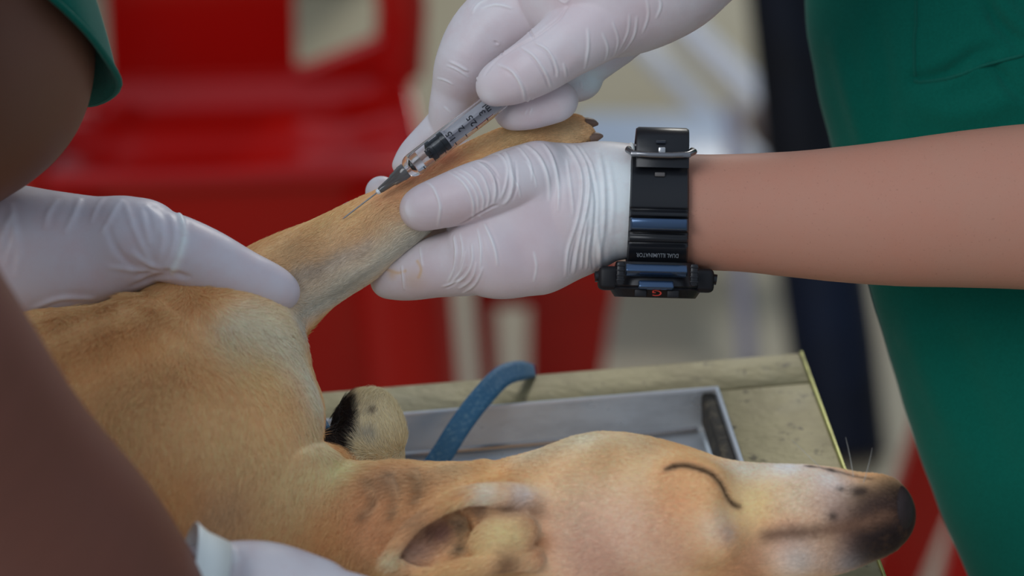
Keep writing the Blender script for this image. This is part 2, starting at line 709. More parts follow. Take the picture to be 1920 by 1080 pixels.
# ------------------------------------------------------------------ examination table
PHI = math.radians(8.2)
corner = on_plane(1500, 660, TABLE_Z)
TA = Vector((math.cos(PHI), math.sin(PHI), 0))          # along the far edge, to the right
TB = Vector((math.sin(PHI), -math.cos(PHI), 0))         # along the right edge, to the camera
TM = Matrix(((TA.x, -TB.x, 0, corner.x), (TA.y, -TB.y, 0, corner.y), (0, 0, 1, corner.z), (0, 0, 0, 1)))
TW, TL = 0.95, 0.55         # size: along the far edge and along the right edge
RB, RR = 0.026, 0.047       # widths of the far rim and the right rim
TD = 0.020                  # tray depth
table = thing('examination_table', (corner.x - 0.4, corner.y - 0.2, 0), 'low steel examination table with a sunken tray and worn beige rim, carrying the dog', 'table')


def tbox(name, x0, x1, y0, y1, z0, z1, m, parent, bev=0.001):
    b = MB(TM)
    b.box(((x0 + x1) / 2, (y0 + y1) / 2, (z0 + z1) / 2), (x1 - x0, y1 - y0, z1 - z0), bev=bev)
    return b.build(name, m, parent)


# table frame: x from -TW to 0 (right edge), y from -TL (near) to 0 (far edge)
rim = MB(TM)
rim.box((-TW / 2, -RB / 2, -0.011), (TW, RB, 0.022), bev=0.0015)
rim.box((-RR / 2, -TL / 2, -0.011), (RR, TL - 2 * RB, 0.022), bev=0.0015)
rim.box((-TW + RR / 2, -TL / 2, -0.011), (RR, TL - 2 * RB, 0.022), bev=0.0015)
rim.box((-TW / 2, -TL + RB / 2, -0.011), (TW, RB, 0.022), bev=0.0015)
rim.build('rim', M_RIM, table)
ed = MB(TM)
ed.box((0.0004, -TL / 2, -0.012), (0.0016, TL, 0.0256), bev=0.0006)
tag(ed.build('edge_strip', M_EDGE, table), 'yellowish metal strip along the table edge')
tr = MB(TM)
x0, x1, y0, y1 = -TW + RR, -RR, -TL + RB, -RB
zb = -TD
tr.raw([(x0, y0, 0.001), (x1, y0, 0.001), (x1, y1, 0.001), (x0, y1, 0.001),
        (x0 + .008, y0 + .006, zb), (x1 - .008, y0 + .006, zb), (x1 - .008, y1 - .006, zb), (x0 + .008, y1 - .006, zb),
        (x0 - .004, y0 - .003, 0.0016), (x1 + .002, y0 - .003, 0.0016), (x1 + .0012, y1 + .0014, 0.0012), (x0 - .004, y1 + .0014, 0.0012),
        (x0 + .008, y0 + .006, zb - .003), (x1 - .008, y0 + .006, zb - .003), (x1 - .008, y1 - .004, zb - .003), (x0 + .008, y1 - .004, zb - .003)],
       [(0, 1, 5, 4), (1, 2, 6, 5), (2, 3, 7, 6), (3, 0, 4, 7), (4, 5, 6, 7), (8, 9, 1, 0), (9, 10, 2, 1), (10, 11, 3, 2), (11, 8, 0, 3), (12, 15, 14, 13)])
tr.build('tray', M_TRAY, table, smooth=False)
lp = MB(TM)
lp.tube([(x0, y1, 0.0008), (x1, y1, 0.0008), (x1, y0, 0.0008), (x0, y0, 0.0008), (x0, y1, 0.0008)], 0.0011, 8)
tag(lp.build('tray_lip', mat('bright_lip_steel', base=(0.85, 0.9, 0.95), rough=0.3, metal=0.5), table), 'bright steel lip of the tray')
gr = MB(TM)
gr.box((x1 - 0.004, -TL / 2, -0.009), (0.007, TL - 2 * RB, 0.017), bev=0.002)
tag(gr.build('corner_seal', M_GRIME, table), 'grimy dark seal along the tray side')
bd = MB(TM)
pts = [(x0, y1 - 0.006, zb + 0.0015), (x1 - .01, y1 - 0.006, zb + 0.0015)]
bd.tube(pts, 0.0016, 8)
bd.build('tray_seam', M_STEEL, table)
for sx, sy in ((-0.06, -0.06), (-TW + 0.06, -0.06), (-0.06, -TL + 0.06), (-TW + 0.06, -TL + 0.06)):
    lg = MB(TM)
    lg.tube([(sx, sy, -0.022), (sx, sy, -TABLE_Z)], 0.014, 16)
    lg.build('leg', M_DARKSTEEL, table)

# ------------------------------------------------------------------ hands: shared finger layouts (px, py, z, r)
def build_hand(spec, grow=0.0):
    f = Field()
    for pts, k, flat in spec:
        f.chain([(p[0], p[1], p[2], p[3] + grow) for p in pts], k=k, flat=flat)
    return f


ZF = (0, 0, 1)
# the watch hand that grips the paw
HAND_A = [
    ([(1184, 376, 0, 106), (1130, 378, 0, 108), (1076, 392, 0, 118)], 30, (ZF, 0.82)),
    ([(1120, 380, 0, 104), (1070, 394, 0, 124), (1010, 404, 0, 136), (965, 412, 0, 130)], 30, (ZF, 0.66)),
    ([(1000, 470, 20, 82), (940, 482, 30, 78), (900, 478, 30, 72)], 30, (ZF, 0.8)),
    ([(1010, 330, 30, 66), (950, 345, 55, 58), (895, 358, 66, 55), (845, 374, 64, 50), (803, 387, 58, 44), (788, 393, 52, 39)], 12, None),  # thumb
    ([(930, 470, 20, 78), (880, 488, 10, 66), (820, 500, -6, 57), (765, 514, -22, 49), (728, 526, -34, 34)], 16, None),           # forefinger below the leg
    ([(960, 420, -70, 62), (880, 450, -110, 46), (800, 430, -130, 42), (745, 385, -125, 36), (715, 360, -110, 30)], 10, None),
    ([(980, 380, -80, 60), (910, 380, -125, 42), (850, 345, -130, 38), (815, 320, -115, 32), (800, 305, -100, 26)], 10, None),
    ([(1000, 350, -70, 60), (940, 350, -110, 40), (900, 320, -115, 34), (886, 295, -95, 30), (882, 286, -80, 24)], 10, None),
]
# the hand that holds the syringe
HAND_B = [
    ([(1420, -190, 60, 130), (1300, -95, 50, 122), (1220, -45, 42, 136), (1130, -10, 26, 136), (1066, -4, -14, 116)], 30, ((0.5, 0.85, 0.3), 0.8)),
    ([(1160, 10, 80, 84), (1105, 52, 92, 72), (1054, 88, 98, 62), (1006, 122, 96, 56), (962, 146, 88, 49), (934, 158, 80, 40), (926, 168, 76, 30)], 12, None),  # thumb
    ([(1060, -10, -34, 90), (985, 15, -36, 82), (915, 65, -44, 72), (874, 120, -40, 58), (852, 168, -60, 42), (840, 212, -70, 36), (834, 242, -76, 26)], 22, None),  # forefinger
    ([(1060, 30, -50, 60), (960, 80, -80, 46), (880, 180, -95, 38), (822, 240, -92, 31), (775, 284, -82, 25), (752, 310, -74, 17)], 10, None),  # middle, behind the barrel
    ([(1120, 70, -50, 60), (1000, 175, -60, 44), (960, 208, -20, 34), (992, 204, 14, 38), (1038, 192, 26, 38), (1050, 188, 26, 34)], 7, None),   # ring, curled in
    ([(1160, 60, -40, 58), (1100, 125, -60, 40), (1092, 150, -60, 36), (1075, 162, -50, 30)], 8, None),   # little finger
]
# the left gloved hand pressing on the shoulder
HAND_C = [
    ([(-330, 440, 60, 112), (-180, 436, 70, 106), (-60, 455, 80, 122), (70, 478, 90, 124), (190, 468, 100, 98), (270, 455, 106, 80)], 30, (ZF, 0.75)),
    ([(230, 448, 110, 74), (310, 462, 122, 66), (380, 488, 128, 62), (450, 520, 126, 54), (504, 540, 118, 46), (528, 548, 112, 35)], 26, None),  # thumb
    ([(200, 470, 60, 60), (330, 500, -40, 46), (430, 520, -120, 42), (540, 500, -150, 38), (620, 440, -120, 34), (652, 412, -96, 28), (664, 400, -86, 24)], 12, None),
    ([(180, 490, 50, 60), (300, 530, -60, 46), (400, 560, -140, 40), (480, 580, -160, 34)], 12, None),
    ([(150, 510, 40, 58), (260, 570, -60, 44), (350, 600, -130, 38), (420, 620, -150, 32)], 12, None),
    ([(100, 520, 30, 54), (180, 590, -60, 40), (260, 640, -120, 34), (320, 660, -140, 28)], 12, None),
]
# the near hand on the neck
HAND_D = [
    ([(318, 1150, 555, 124), (400, 1120, 520, 106), (490, 1110, 500, 100), (580, 1130, 480, 92)], 30, ((0, 0.5, 0.86), 0.7)),
    ([(500, 1110, 500, 70), (600, 1112, 480, 52), (690, 1130, 450, 46), (750, 1150, 420, 36)], 20, None),
    ([(540, 1150, 490, 62), (650, 1160, 460, 44), (740, 1185, 420, 38), (790, 1210, 380, 30)], 10, None),
    ([(520, 1190, 480, 60), (620, 1215, 440, 42), (700, 1245, 400, 36), (745, 1270, 360, 28)], 10, None),
    ([(480, 1220, 480, 56), (560, 1262, 440, 38), (620, 1300, 400, 32), (650, 1325, 370, 26)], 10, None),
    ([(420, 1190, 560, 60), (470, 1260, 570, 44), (500, 1320, 560, 38), (520, 1365, 540, 30)], 12, None),
]
GL_BASE = S(194, 189, 191, G)
GL_PINK = S(190, 172, 175, G)
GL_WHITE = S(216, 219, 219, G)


def glove_tint(s):
    s.C[:] = GL_BASE


# ------------------------------------------------------------------ the vet on the right (green shirt, both arms)
vet = thing('person', cw(2100, 600, -400), 'person in green scrub shirt with gloved hands, holding the syringe and gripping the paw', 'person')
f = Field()
f.chain([(1960, -250, -460, 380), (2050, 270, -460, 400), (2130, 560, -470, 400), (2240, 840, -480, 400), (2380, 1200, -480, 400)], k=30, flat=(ZF, 0.42), n=3)
f.chain([(2050, -320, -420, 190), (2330, -120, -200, 185), (2420, 200, -60, 175), (2330, 372, -10, 176), (2150, 384, 0, 172), (1920, 388, 0, 155), (1800, 393, 0, 146), (1700, 399, 0, 138), (1600, 402, 0, 129), (1500, 402, 0, 119),
         (1400, 399, 0, 111), (1300, 396, 0, 107), (1180, 376, 0, 97)], k=30, n=4, flat=(ZF, 0.8))
f.chain([(1950, -350, -420, 190), (1900, -600, -150, 170), (1850, -620, 20, 150), (1640, -420, 60, 130), (1420, -190, 60, 112)], k=30, n=4)
for hnd in (HAND_A, HAND_B):
    for pts, k, flat in hnd:
        f.chain([(p[0], p[1], p[2], max(8, p[3] - 10)) for p in pts], k=12, flat=flat, n=2)
s = Surf(*f.build(0.0024, 3), base=S(166, 120, 101, G))
body = surf_obj('body', s, M_SKIN, vet)

# glove on the watch hand
f = build_hand(HAND_A)
s = Surf(*f.build(0.00046, 3))
glove_tint(s)
# cuff: keep what lies left of the wrist line
for px_, py_, r_ in ((1150, 330, 70), (1145, 440, 70), (1160, 390, 60)):
    s.spot(px_, py_, r_, S(205, 218, 212, G), 0.9)
for a in ((820, 350), (880, 400), (1000, 440), (1030, 400), (940, 500), (1010, 500), (770, 400), (800, 520)):
    s.spot(a[0], a[1], 60, GL_PINK, 0.6)
s.spot(775, 525, 22, S(190, 160, 110, G), 0.4)
s.spot(735, 515, 10, S(190, 150, 90, G), 0.5)
s.stripe([(725, 505), (745, 512), (760, 508)], 3, S(190, 150, 80, G), 0.6)
s.stripe([(785, 520), (790, 505), (783, 490)], 3, S(190, 150, 80, G), 0.6)
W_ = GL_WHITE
CR_A = [  # (points, width, height)
    ([(797, 340), (811, 350), (819, 366), (825, 385), (824, 404), (820, 426)], 3.4, 2.4), ([(838, 322), (860, 334), (876, 353), (886, 375), (888, 397), (884, 413)], 3.2, 2.6),
    ([(850, 320), (872, 333), (888, 353), (896, 375), (896, 400)], 2.6, 1.6), ([(862, 317), (885, 331), (899, 353), (907, 375), (904, 397)], 3.2, 2.6),
    ([(882, 312), (901, 326), (912, 347), (917, 372), (912, 391)], 3.0, 2.6), ([(891, 302), (910, 314), (925, 334), (929, 360), (925, 383)], 3.4, 3.0),
    ([(942, 277), (953, 297), (959, 322), (961, 347), (954, 372), (942, 385)], 4.6, 3.2), ([(923, 280), (942, 294), (952, 316), (948, 350), (938, 374)], 3.4, 2.4),
    ([(965, 270), (984, 290), (996, 312), (998, 340)], 3.0, 1.8), ([(980, 268), (1005, 287), (1021, 312), (1029, 344), (1030, 379)], 4.4, 2.8),
    ([(1017, 268), (1033, 290), (1043, 322), (1048, 357), (1046, 397)], 4.4, 2.8), ([(1063, 297), (1068, 334), (1073, 372), (1075, 404)], 3.6, 2.2),
    ([(1057, 267), (1077, 294), (1090, 325), (1091, 366), (1082, 416), (1065, 467), (1060, 520)], 4.2, 3.0),
    ([(1073, 269), (1096, 300), (1105, 344), (1100, 391), (1088, 442), (1080, 486), (1076, 514)], 4.4, 3.2),
    ([(1086, 272), (1108, 306), (1116, 344)], 3.6, 2.4), ([(1101, 410), (1095, 454), (1090, 505)], 4.2, 3.0), ([(1107, 440), (1102, 470), (1100, 505)], 3.6, 2.6),
    ([(898, 402), (914, 432), (928, 467), (933, 501)], 3.6, 3.0), ([(847, 431), (855, 467), (851, 504), (838, 533)], 3.4, 2.6), ([(895, 426), (902, 467), (899, 511)], 2.8, 2.0),
    ([(884, 455), (886, 492), (868, 523), (828, 538)], 3.4, 2.8), ([(893, 492), (885, 523), (860, 542)], 3.2, 2.6), ([(906, 500), (892, 532), (868, 550)], 3.2, 2.4), ([(872, 470), (866, 505), (846, 530)], 2.6, 2.0),
    ([(753, 497), (756, 523), (758, 544)], 2.8, 2.6), ([(788, 462), (792, 500)], 2.6, 1.8), ([(862, 435), (868, 470), (862, 505)], 2.4, 1.6),
    ([(1000, 470), (1006, 500), (1000, 530)], 3, 0.9), ([(960, 330), (972, 350), (976, 372)], 2.6, 1.2), ([(985, 300), (1000, 325), (1006, 352)], 2.4, 1.0),
]
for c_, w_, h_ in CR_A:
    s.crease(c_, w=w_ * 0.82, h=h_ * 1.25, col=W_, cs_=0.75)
for c_, w_, h_ in (([(1120, 276), (1132, 340), (1132, 420), (1122, 500)], 5, 3.4), ([(1140, 300), (1150, 370), (1146, 440)], 5, 1.6), 
                   ([(1121, 420), (1122, 460), (1128, 506)], 5, 4)):
    s.crease(c_, w=w_, h=h_, col=S(210, 222, 214, G), cs_=0.5)
for c_, w_, h_ in (([(934, 384), (920, 389), (891, 405), (866, 419), (845, 426)], 3, -4.5), ([(1104, 300), (1113, 340), (1117, 380), (1114, 430), (1109, 470), (1112, 506)], 3, -5), ([(879, 302), (908, 303), (926, 318), (936, 336)], 2.4, -3),
                   ([(928, 328), (934, 350), (934, 372)], 2.2, -2.5), ([(966, 300), (968, 325), (968, 352), (960, 376)], 2.2, -2.5), ([(876, 500), (862, 524), (836, 541)], 2.4, -3), ([(1084, 440), (1074, 480), (1070, 512)], 2.4, -2.5),
                   ([(766, 372), (760, 390), (768, 410)], 6, 1.4), ([(845, 426), (843, 440)], 2.4, -3)):
    s.crease(c_, w=w_, h=h_)
s.spot(764, 398, 18, S(206, 202, 202, G), .7)
s.apply()
gl = surf_obj('glove', s, M_GLOVE, vet)
# rolled cuff edge
cu = MB(CAM_M)
ring = []
for i in range(41):
    a = 2 * math.pi * i / 40
    ring.append(Vector((cs(1183 + 3 * math.sin(3 * a), 376, 0) + np.array([0, rs(105.5) * math.cos(a), rs(105.5) * 0.82 * math.sin(a)])).tolist()))
cu.tube(ring, 0.0009, 8, cap=False)
cu.build('glove_cuff', mat('latex_cuff', base=S(205, 218, 212, G), rough=0.45), vet)

# glove on the syringe hand
f = build_hand(HAND_B)
s = Surf(*f.build(0.00052, 3))
glove_tint(s)
for a in ((960, 60), (880, 150), (1100, 40), (1180, 60), (990, 130), (940, 170), (1010, 200), (1060, 0), (1200, 10)):
    s.spot(a[0], a[1], 60, GL_PINK, 0.5)
s.spot(1110, 150, 34, S(196, 212, 222, G), 0.8)
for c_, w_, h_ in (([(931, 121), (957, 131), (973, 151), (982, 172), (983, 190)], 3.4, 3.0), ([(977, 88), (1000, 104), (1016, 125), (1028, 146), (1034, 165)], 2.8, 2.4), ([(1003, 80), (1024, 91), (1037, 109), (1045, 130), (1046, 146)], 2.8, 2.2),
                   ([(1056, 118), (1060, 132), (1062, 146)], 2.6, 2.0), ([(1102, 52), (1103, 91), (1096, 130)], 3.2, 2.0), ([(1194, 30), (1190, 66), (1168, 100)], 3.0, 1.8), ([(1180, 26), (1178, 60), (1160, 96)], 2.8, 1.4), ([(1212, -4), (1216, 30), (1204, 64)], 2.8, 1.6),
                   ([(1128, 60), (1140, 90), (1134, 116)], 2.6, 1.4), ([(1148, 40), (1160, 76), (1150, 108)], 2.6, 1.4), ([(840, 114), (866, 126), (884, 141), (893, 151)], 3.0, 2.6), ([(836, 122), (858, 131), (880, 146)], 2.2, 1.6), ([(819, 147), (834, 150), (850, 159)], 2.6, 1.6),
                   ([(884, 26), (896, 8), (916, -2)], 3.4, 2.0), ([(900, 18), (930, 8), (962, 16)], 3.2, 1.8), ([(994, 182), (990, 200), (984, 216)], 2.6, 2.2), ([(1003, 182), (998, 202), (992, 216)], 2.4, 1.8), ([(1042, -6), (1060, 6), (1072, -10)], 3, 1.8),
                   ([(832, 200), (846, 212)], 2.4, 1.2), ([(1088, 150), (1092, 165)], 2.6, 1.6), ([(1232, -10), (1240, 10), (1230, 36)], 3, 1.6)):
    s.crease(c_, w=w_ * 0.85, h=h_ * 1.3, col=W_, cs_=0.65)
for c_, w_, h_ in (([(973, 92), (996, 106), (1011, 126), (1023, 147), (1029, 164)], 2.2, -3.5), ([(999, 84), (1020, 93), (1033, 110), (1040, 130), (1041, 143)], 2.2, -3.5), ([(983, 42), (994, 60), (1000, 71)], 2.4, -5), ([(926, 77), (938, 88), (941, 105)], 2.4, -4.5),
                   ([(1069, 5), (1056, 24), (1050, 34), (1030, 50), (1001, 71), (962, 91), (926, 117), (908, 143)], 4, -5), ([(870, 131), (886, 146), (894, 155)], 2.2, -3), ([(895, 150), (893, 166), (888, 180)], 2.4, -3)):
    s.crease(c_, w=w_, h=h_)
s.spot(915, 182, 16, S(206, 202, 204, G), .7)
s.apply()
surf_obj('glove', s, M_GLOVE, vet)

# scrub shirt
f = Field()
f.chain([(1930, -260, -450, 420), (1955, 0, -450, 446), (2022, 270, -450, 448), (2100, 545, -460, 450), (2190, 800, -470, 456), (2330, 1080, -470, 462), (2470, 1340, -470, 470)], k=30, flat=(ZF, 0.46), n=3)
f.chain([(2080, -300, -420, 230), (2360, -120, -210, 225), (2450, 150, -80, 215)], k=80, n=3)
f.chain([(1960, -340, -420, 230), (1920, -580, -170, 215)], k=80, n=3)
s = Surf(*f.build(0.0022, 3), base=(0, 0, 0))
for c_, w_, h_ in (([(1560, 60), (1600, 200), (1640, 330)], 26, 9), ([(1640, 20), (1660, 140), (1670, 260)], 22, -8), ([(1700, 150), (1770, 140), (1830, 100), (1880, 90)], 14, -14),
                   ([(1830, 110), (1870, 130), (1900, 170), (1930, 190)], 12, -12), ([(1700, 190), (1780, 210), (1860, 200), (1920, 170)], 30, 12),
                   ([(1840, -20), (1870, 40), (1920, 90)], 14, -14), ([(1860, -20), (1900, 30), (1960, 80)], 20, 12), ([(1690, 560), (1740, 700), (1810, 860)], 40, 8),
                   ([(1760, 560), (1830, 740), (1900, 900)], 36, -9), ([(1680, 640), (1760, 620), (1900, 600)], 30, 7)):
    s.crease(c_, w=w_, h=h_)
s.apply()
shirt = mesh_obj('scrub_shirt', to_world(s.V), s.Q, M_SCRUB, vet)
sm = MB(CAM_M)
path = [s.hit(x, y) for x, y in [(1716 - 0.10 * k, 0 + k * 7.5) for k in range(0, 20)]]
path = [p + s.N[np.argmin(((s.V - p) ** 2).sum(1))] * 0.0002 for p in path]
pk = catmull(path, 2)
for _ in range(3):
    pk[1:-1] = 0.25 * pk[:-2] + 0.5 * pk[1:-1] + 0.25 * pk[2:]
sm.tube([Vector(p.tolist()) for p in pk], 0.0006, 6)
path2 = [s.hit(x, y) for x, y in [(1714, 152), (1725, 156), (1760, 152), (1800, 142), (1840, 126), (1880, 112), (1920, 104)]]
sm.tube([Vector((p + np.array([0, 0, 0.0002])).tolist()) for p in catmull(path2, 3)], 0.0006, 6)
sm.build('pocket_seam', M_SCRUB, shirt)

# ------------------------------------------------------------------ the helper on the left (dark blurred arms)
hel = thing('person', cw(-400, 700, 500), 'person at the left edge restraining the dog, bare brown arms, green sleeve, white gloves', 'person')
f = Field()
f.chain([(-200, -420, 420, 260), (-75, -200, 300, 205), (-40, 0, 240, 196), (-12, 110, 230, 190), (-22, 200, 225, 160), (-140, 300, 190, 136), (-300, 400, 110, 116), (-330, 440, 60, 104), (-180, 436, 70, 92)], k=30, n=4)
f.chain([(-200, -420, 420, 260), (-420, 100, 900, 300), (-420, 400, 1050, 300), (-262, 640, 1000, 292), (-66, 890, 850, 256), (104, 1044, 740, 222), (222, 1146, 650, 176), (320, 1150, 560, 112)], k=30, n=4)
for hnd in (HAND_C, HAND_D):
    for pts, k, flat in hnd:
        f.chain([(p[0], p[1], p[2], max(8, p[3] - 10)) for p in pts], k=12, flat=flat, n=2)
s = Surf(*f.build(0.003, 3), base=S(100, 62, 50, G))
s.spot(60, 200, 260, S(104, 76, 58, G), .8, 1.5)  # upper arm's different exposure painted into the skin colour
surf_obj('body', s, M_SKIN2, hel)
f = build_hand(HAND_C)
s = Surf(*f.build(0.0009, 3))
glove_tint(s)
s.C[:] = S(186, 180, 185, G)
s.stripe([(337, 404), (346, 440), (336, 480), (322, 512)], 8, S(206, 218, 214, G), 1.0)
s.crease([(337, 400), (346, 440), (336, 480), (322, 514)], w=6, h=4, taper=False)
for c_ in ([(320, 402), (330, 440), (320, 480), (308, 505)], [(290, 392), (304, 420), (306, 460), (296, 500)], [(265, 386), (272, 420), (280, 460)],
           [(228, 372), (206, 410), (190, 440)], [(196, 368), (180, 392), (170, 420)], [(232, 376), (256, 440), (286, 500)], [(244, 470), (276, 494), (310, 508)],
           [(200, 500), (250, 506), (310, 512)], [(0, 470), (10, 430), (20, 400)], [(10, 500), (26, 440), (20, 380)], [(30, 520), (36, 470), (28, 420)], [(270, 384), (286, 400), (296, 440)],
           [(110, 372), (90, 400), (84, 430)], [(150, 370), (140, 400), (120, 440)], [(60, 580), (110, 560), (180, 560)]):
    s.crease(c_, w=6 + 2 * random.random(), h=3.0 + 1.2 * random.random(), col=S(206, 206, 212, G), cs_=0.4)
for c_ in ([(200, 420), (220, 470), (262, 510)], [(240, 540), (280, 524), (330, 516), (360, 520)], [(270, 530), (300, 514), (330, 512), (350, 522)], [(250, 520), (290, 508), (322, 508)]):
    s.crease(c_, w=7, h=-4)
s.apply()
surf_obj('glove', s, M_GLOVE, hel)
f = build_hand(HAND_D)
s = Surf(*f.build(0.0012, 3))
glove_tint(s)
for c_ in ([(430, 1015), (440, 1050), (436, 1085)], [(412, 1020), (424, 1050), (420, 1085)]):
    s.crease(c_, w=6, h=3, col=S(206, 210, 210, G))
s.apply()
surf_obj('glove', s, M_GLOVE, hel)
# cuff standing off the near wrist
cu = MB(CAM_M)
cc_ = cs(352, 1118, 580)
ax_ = np.array([0.90, -0.20, -0.2]); ax_ /= np.linalg.norm(ax_)
u_ = np.array([-0.20, 0.95, 0.12]); u_ -= ax_ * (u_ @ ax_); u_ /= np.linalg.norm(u_)
v_ = np.cross(ax_, u_)
rings = []
for rad, off in ((136, -12), (130, -4), (122, 10), (112, 50)):
    rings.append([cc_ + ax_ * off * U + (u_ * math.cos(a) * rad + v_ * math.sin(a) * rad * 0.9) * U * 0.95 * (1 + 0.02 * math.sin(4 * a)) for a in (2 * math.pi * k / 48 for k in range(48))])
Vc = [p for r in rings for p in r]
Fc = [(i * 48 + k, i * 48 + (k + 1) % 48, (i + 1) * 48 + (k + 1) % 48, (i + 1) * 48 + k) for i in range(3) for k in range(48)]
cu.raw([v.tolist() for v in Vc], Fc)
cf = cu.build('glove_cuff', mat('latex_cuff_near', base=S(205, 214, 208, G), rough=0.45), hel)
md = cf.modifiers.new('thick', 'SOLIDIFY'); md.thickness = 0.0008
# sleeve
V_, F_ = [], []
NR = 60
for j in range(13):
    t = j / 12
    for k in range(NR):
        a = 2 * math.pi * k / NR
        x = 20 + math.cos(a) * 190 - 100 * t
        y = 40 + math.cos(a) * 120 - math.sin(a) * 100 - 350 * t
        z = 230 - 20 * math.cos(a) + 210 * math.sin(a) + 60 * t
        w = 1 + 0.02 * math.sin(3 * a + 5 * t) + 0.07 * math.exp(-((a if a < math.pi else a - 2 * math.pi) / 0.3) ** 2)
        V_.append(cs(20 - 100 * t + (x - 20 + 100 * t) * w, y, z))
for j in range(12):
    for k in range(NR):
        F_.append((j * NR + k, j * NR + (k + 1) % NR, (j + 1) * NR + (k + 1) % NR, (j + 1) * NR + k))
sl = mesh_obj('sleeve', to_world(np.array(V_)), F_, M_SCRUB, hel)
md = sl.modifiers.new('thick', 'SOLIDIFY'); md.thickness = 0.0016; md.offset = 1
hm = MB(CAM_M)
hm.tube([Vector((V_[k % NR] + np.array([0, 0.0004, 0])).tolist()) for k in range(NR + 1)], 0.0016, 8, cap=False)
hm.build('sleeve_hem', M_SCRUB, sl)

# ------------------------------------------------------------------ dog
dog = thing('dog', on_plane(700, 1000, TABLE_Z - TD), 'tan short haired dog lying on the steel table with one foreleg held out', 'dog')
DG = 1.84
TAN = S(192, 150, 106, DG)
CREAM = S(204, 184, 150, 1.5)
WHITE = S(204, 194, 174, 1.5)
ORNG = S(190, 130, 78, DG)
GREY = S(150, 140, 124, DG)
BROWN = S(118, 88, 66, DG)
DARK = S(44, 34, 32, 1.2)
LEG = [(370, 690, 60, 190), (446, 606, 30, 118), (524, 542, 5, 92), (596, 496, 0, 80), (656, 463, 0, 73), (716, 427, -4, 66), (790, 376, -16, 54), (850, 335, -30, 46),
       (910, 300, -44, 42), (970, 275, -56, 42), (1030, 262, -60, 40)]
f = Field()
f.chain([(-640, 1060, 240, 230), (-500, 1030, 230, 300), (-300, 980, 215, 330), (0, 918, 180, 318), (200, 862, 160, 296), (332, 852, 150, 250)], k=60, flat=((0, 0.4, 0.9), 0.85), n=4)
f.chain(LEG, k=60, n=4)
f.chain([(-600, 1080, 260, 190), (-470, 1240, 330, 130), (-330, 1330, 330, 84), (-420, 1400, 320, 50), (-330, 1470, 350, 40), (-250, 1490, 360, 38)], k=60, n=3)
f.chain([(-800, 1040, 230, 70), (-900, 1120, 200, 40), (-960, 1260, 220, 26), (-900, 1360, 250, 16)], k=50, n=3)
f.ell((458, 696, 110), (108, 116, 130), k=50)
f.ell((440, 640, 120), (110, 90, 110), k=50)
f.ell((480, 780, 130), (122, 112, 120), k=40)
# neck
f.chain([(330, 900, 150, 230), (480, 945, 150, 172), (600, 978, 170, 118), (740, 985, 190, 118), (880, 996, 200, 120)], k=60, n=4)
# head
f.chain([(900, 998, 200, 118), (1020, 984, 215, 138), (1140, 960, 220, 150), (1240, 968, 225, 138), (1330, 980, 225, 124), (1430, 982, 230, 112), (1530, 978, 235, 106), (1605, 972, 235, 84), (1648, 966, 230, 66)], k=50, n=4,
        flat=((0, 0.3, 0.95), 0.86))
f.chain([(1000, 1090, 160, 150), (1150, 1100, 150, 140), (1300, 1085, 170, 100), (1450, 1050, 190, 68), (1560, 1014, 200, 44)], k=50, n=3)
f.ell((1320, 930, 310), (86, 60, 44), axes=[(0.8, -0.6, 0), (0.6, 0.8, 0), (0, 0, 1)], k=40)     # brow
f.ell((1330, 990, 322), (74, 60, 30), k=30)      # eyeball under the lid
f.ell((1652, 962, 246), (54, 66, 58), k=30)      # nose pad
# stop between brow and muzzle
f.chain([(1395, 900, 350, 20), (1410, 980, 372, 20), (1450, 1060, 340, 16)], k=50, mode='sub', n=3)
# bent second foreleg behind the neck
f.chain([(560, 950, 60, 120), (640, 890, -10, 84), (690, 830, -70, 68), (688, 792, -100, 62)], k=30, n=4)
# toes of the stretched paw
for dx, dy, dz in ((1086, 236, -70), (1100, 250, -50), (1084, 268, -40), (1064, 236, -84)):
    f.chain([(1030, 258, -58, 26), (dx - 14, dy, dz, 21), (dx, dy + 2, dz, 15)], k=8, n=2)
f.ell((870, 1000, 290), (150, 78, 56), axes=[(0.90, 0.42, 0), (-0.42, 0.90, 0), (0, 0, 1)], k=30)
f.ell((842, 1000, 352), (98, 40, 46), axes=[(0.86, 0.5, 0), (-0.5, 0.86, 0), (0, 0, 1)], k=16, mode='sub')
f.chain([(1010, 940, 304, 28), (940, 928, 336, 22), (868, 932, 350, 15), (800, 966, 354, 13), (752, 1015, 346, 11), (730, 1052, 336, 9)], k=12, n=4)
f.chain([(730, 1052, 336, 9), (790, 1076, 348, 12), (870, 1066, 356, 16), (940, 1052, 352, 20), (1000, 1046, 330, 22)], k=12, n=4)
f.ell((948, 1006, 344), (62, 40, 26), axes=[(0.95, 0.3, 0), (-0.3, 0.95, 0), (0, 0, 1)], k=14)
f.chain([(846, 960, 322, 9), (872, 990, 330, 9), (880, 1024, 330, 8)], k=8, n=3)
VD, QD = f.build(0.0014, 2)
s = Surf(VD, QD, base=TAN)
C0 = s
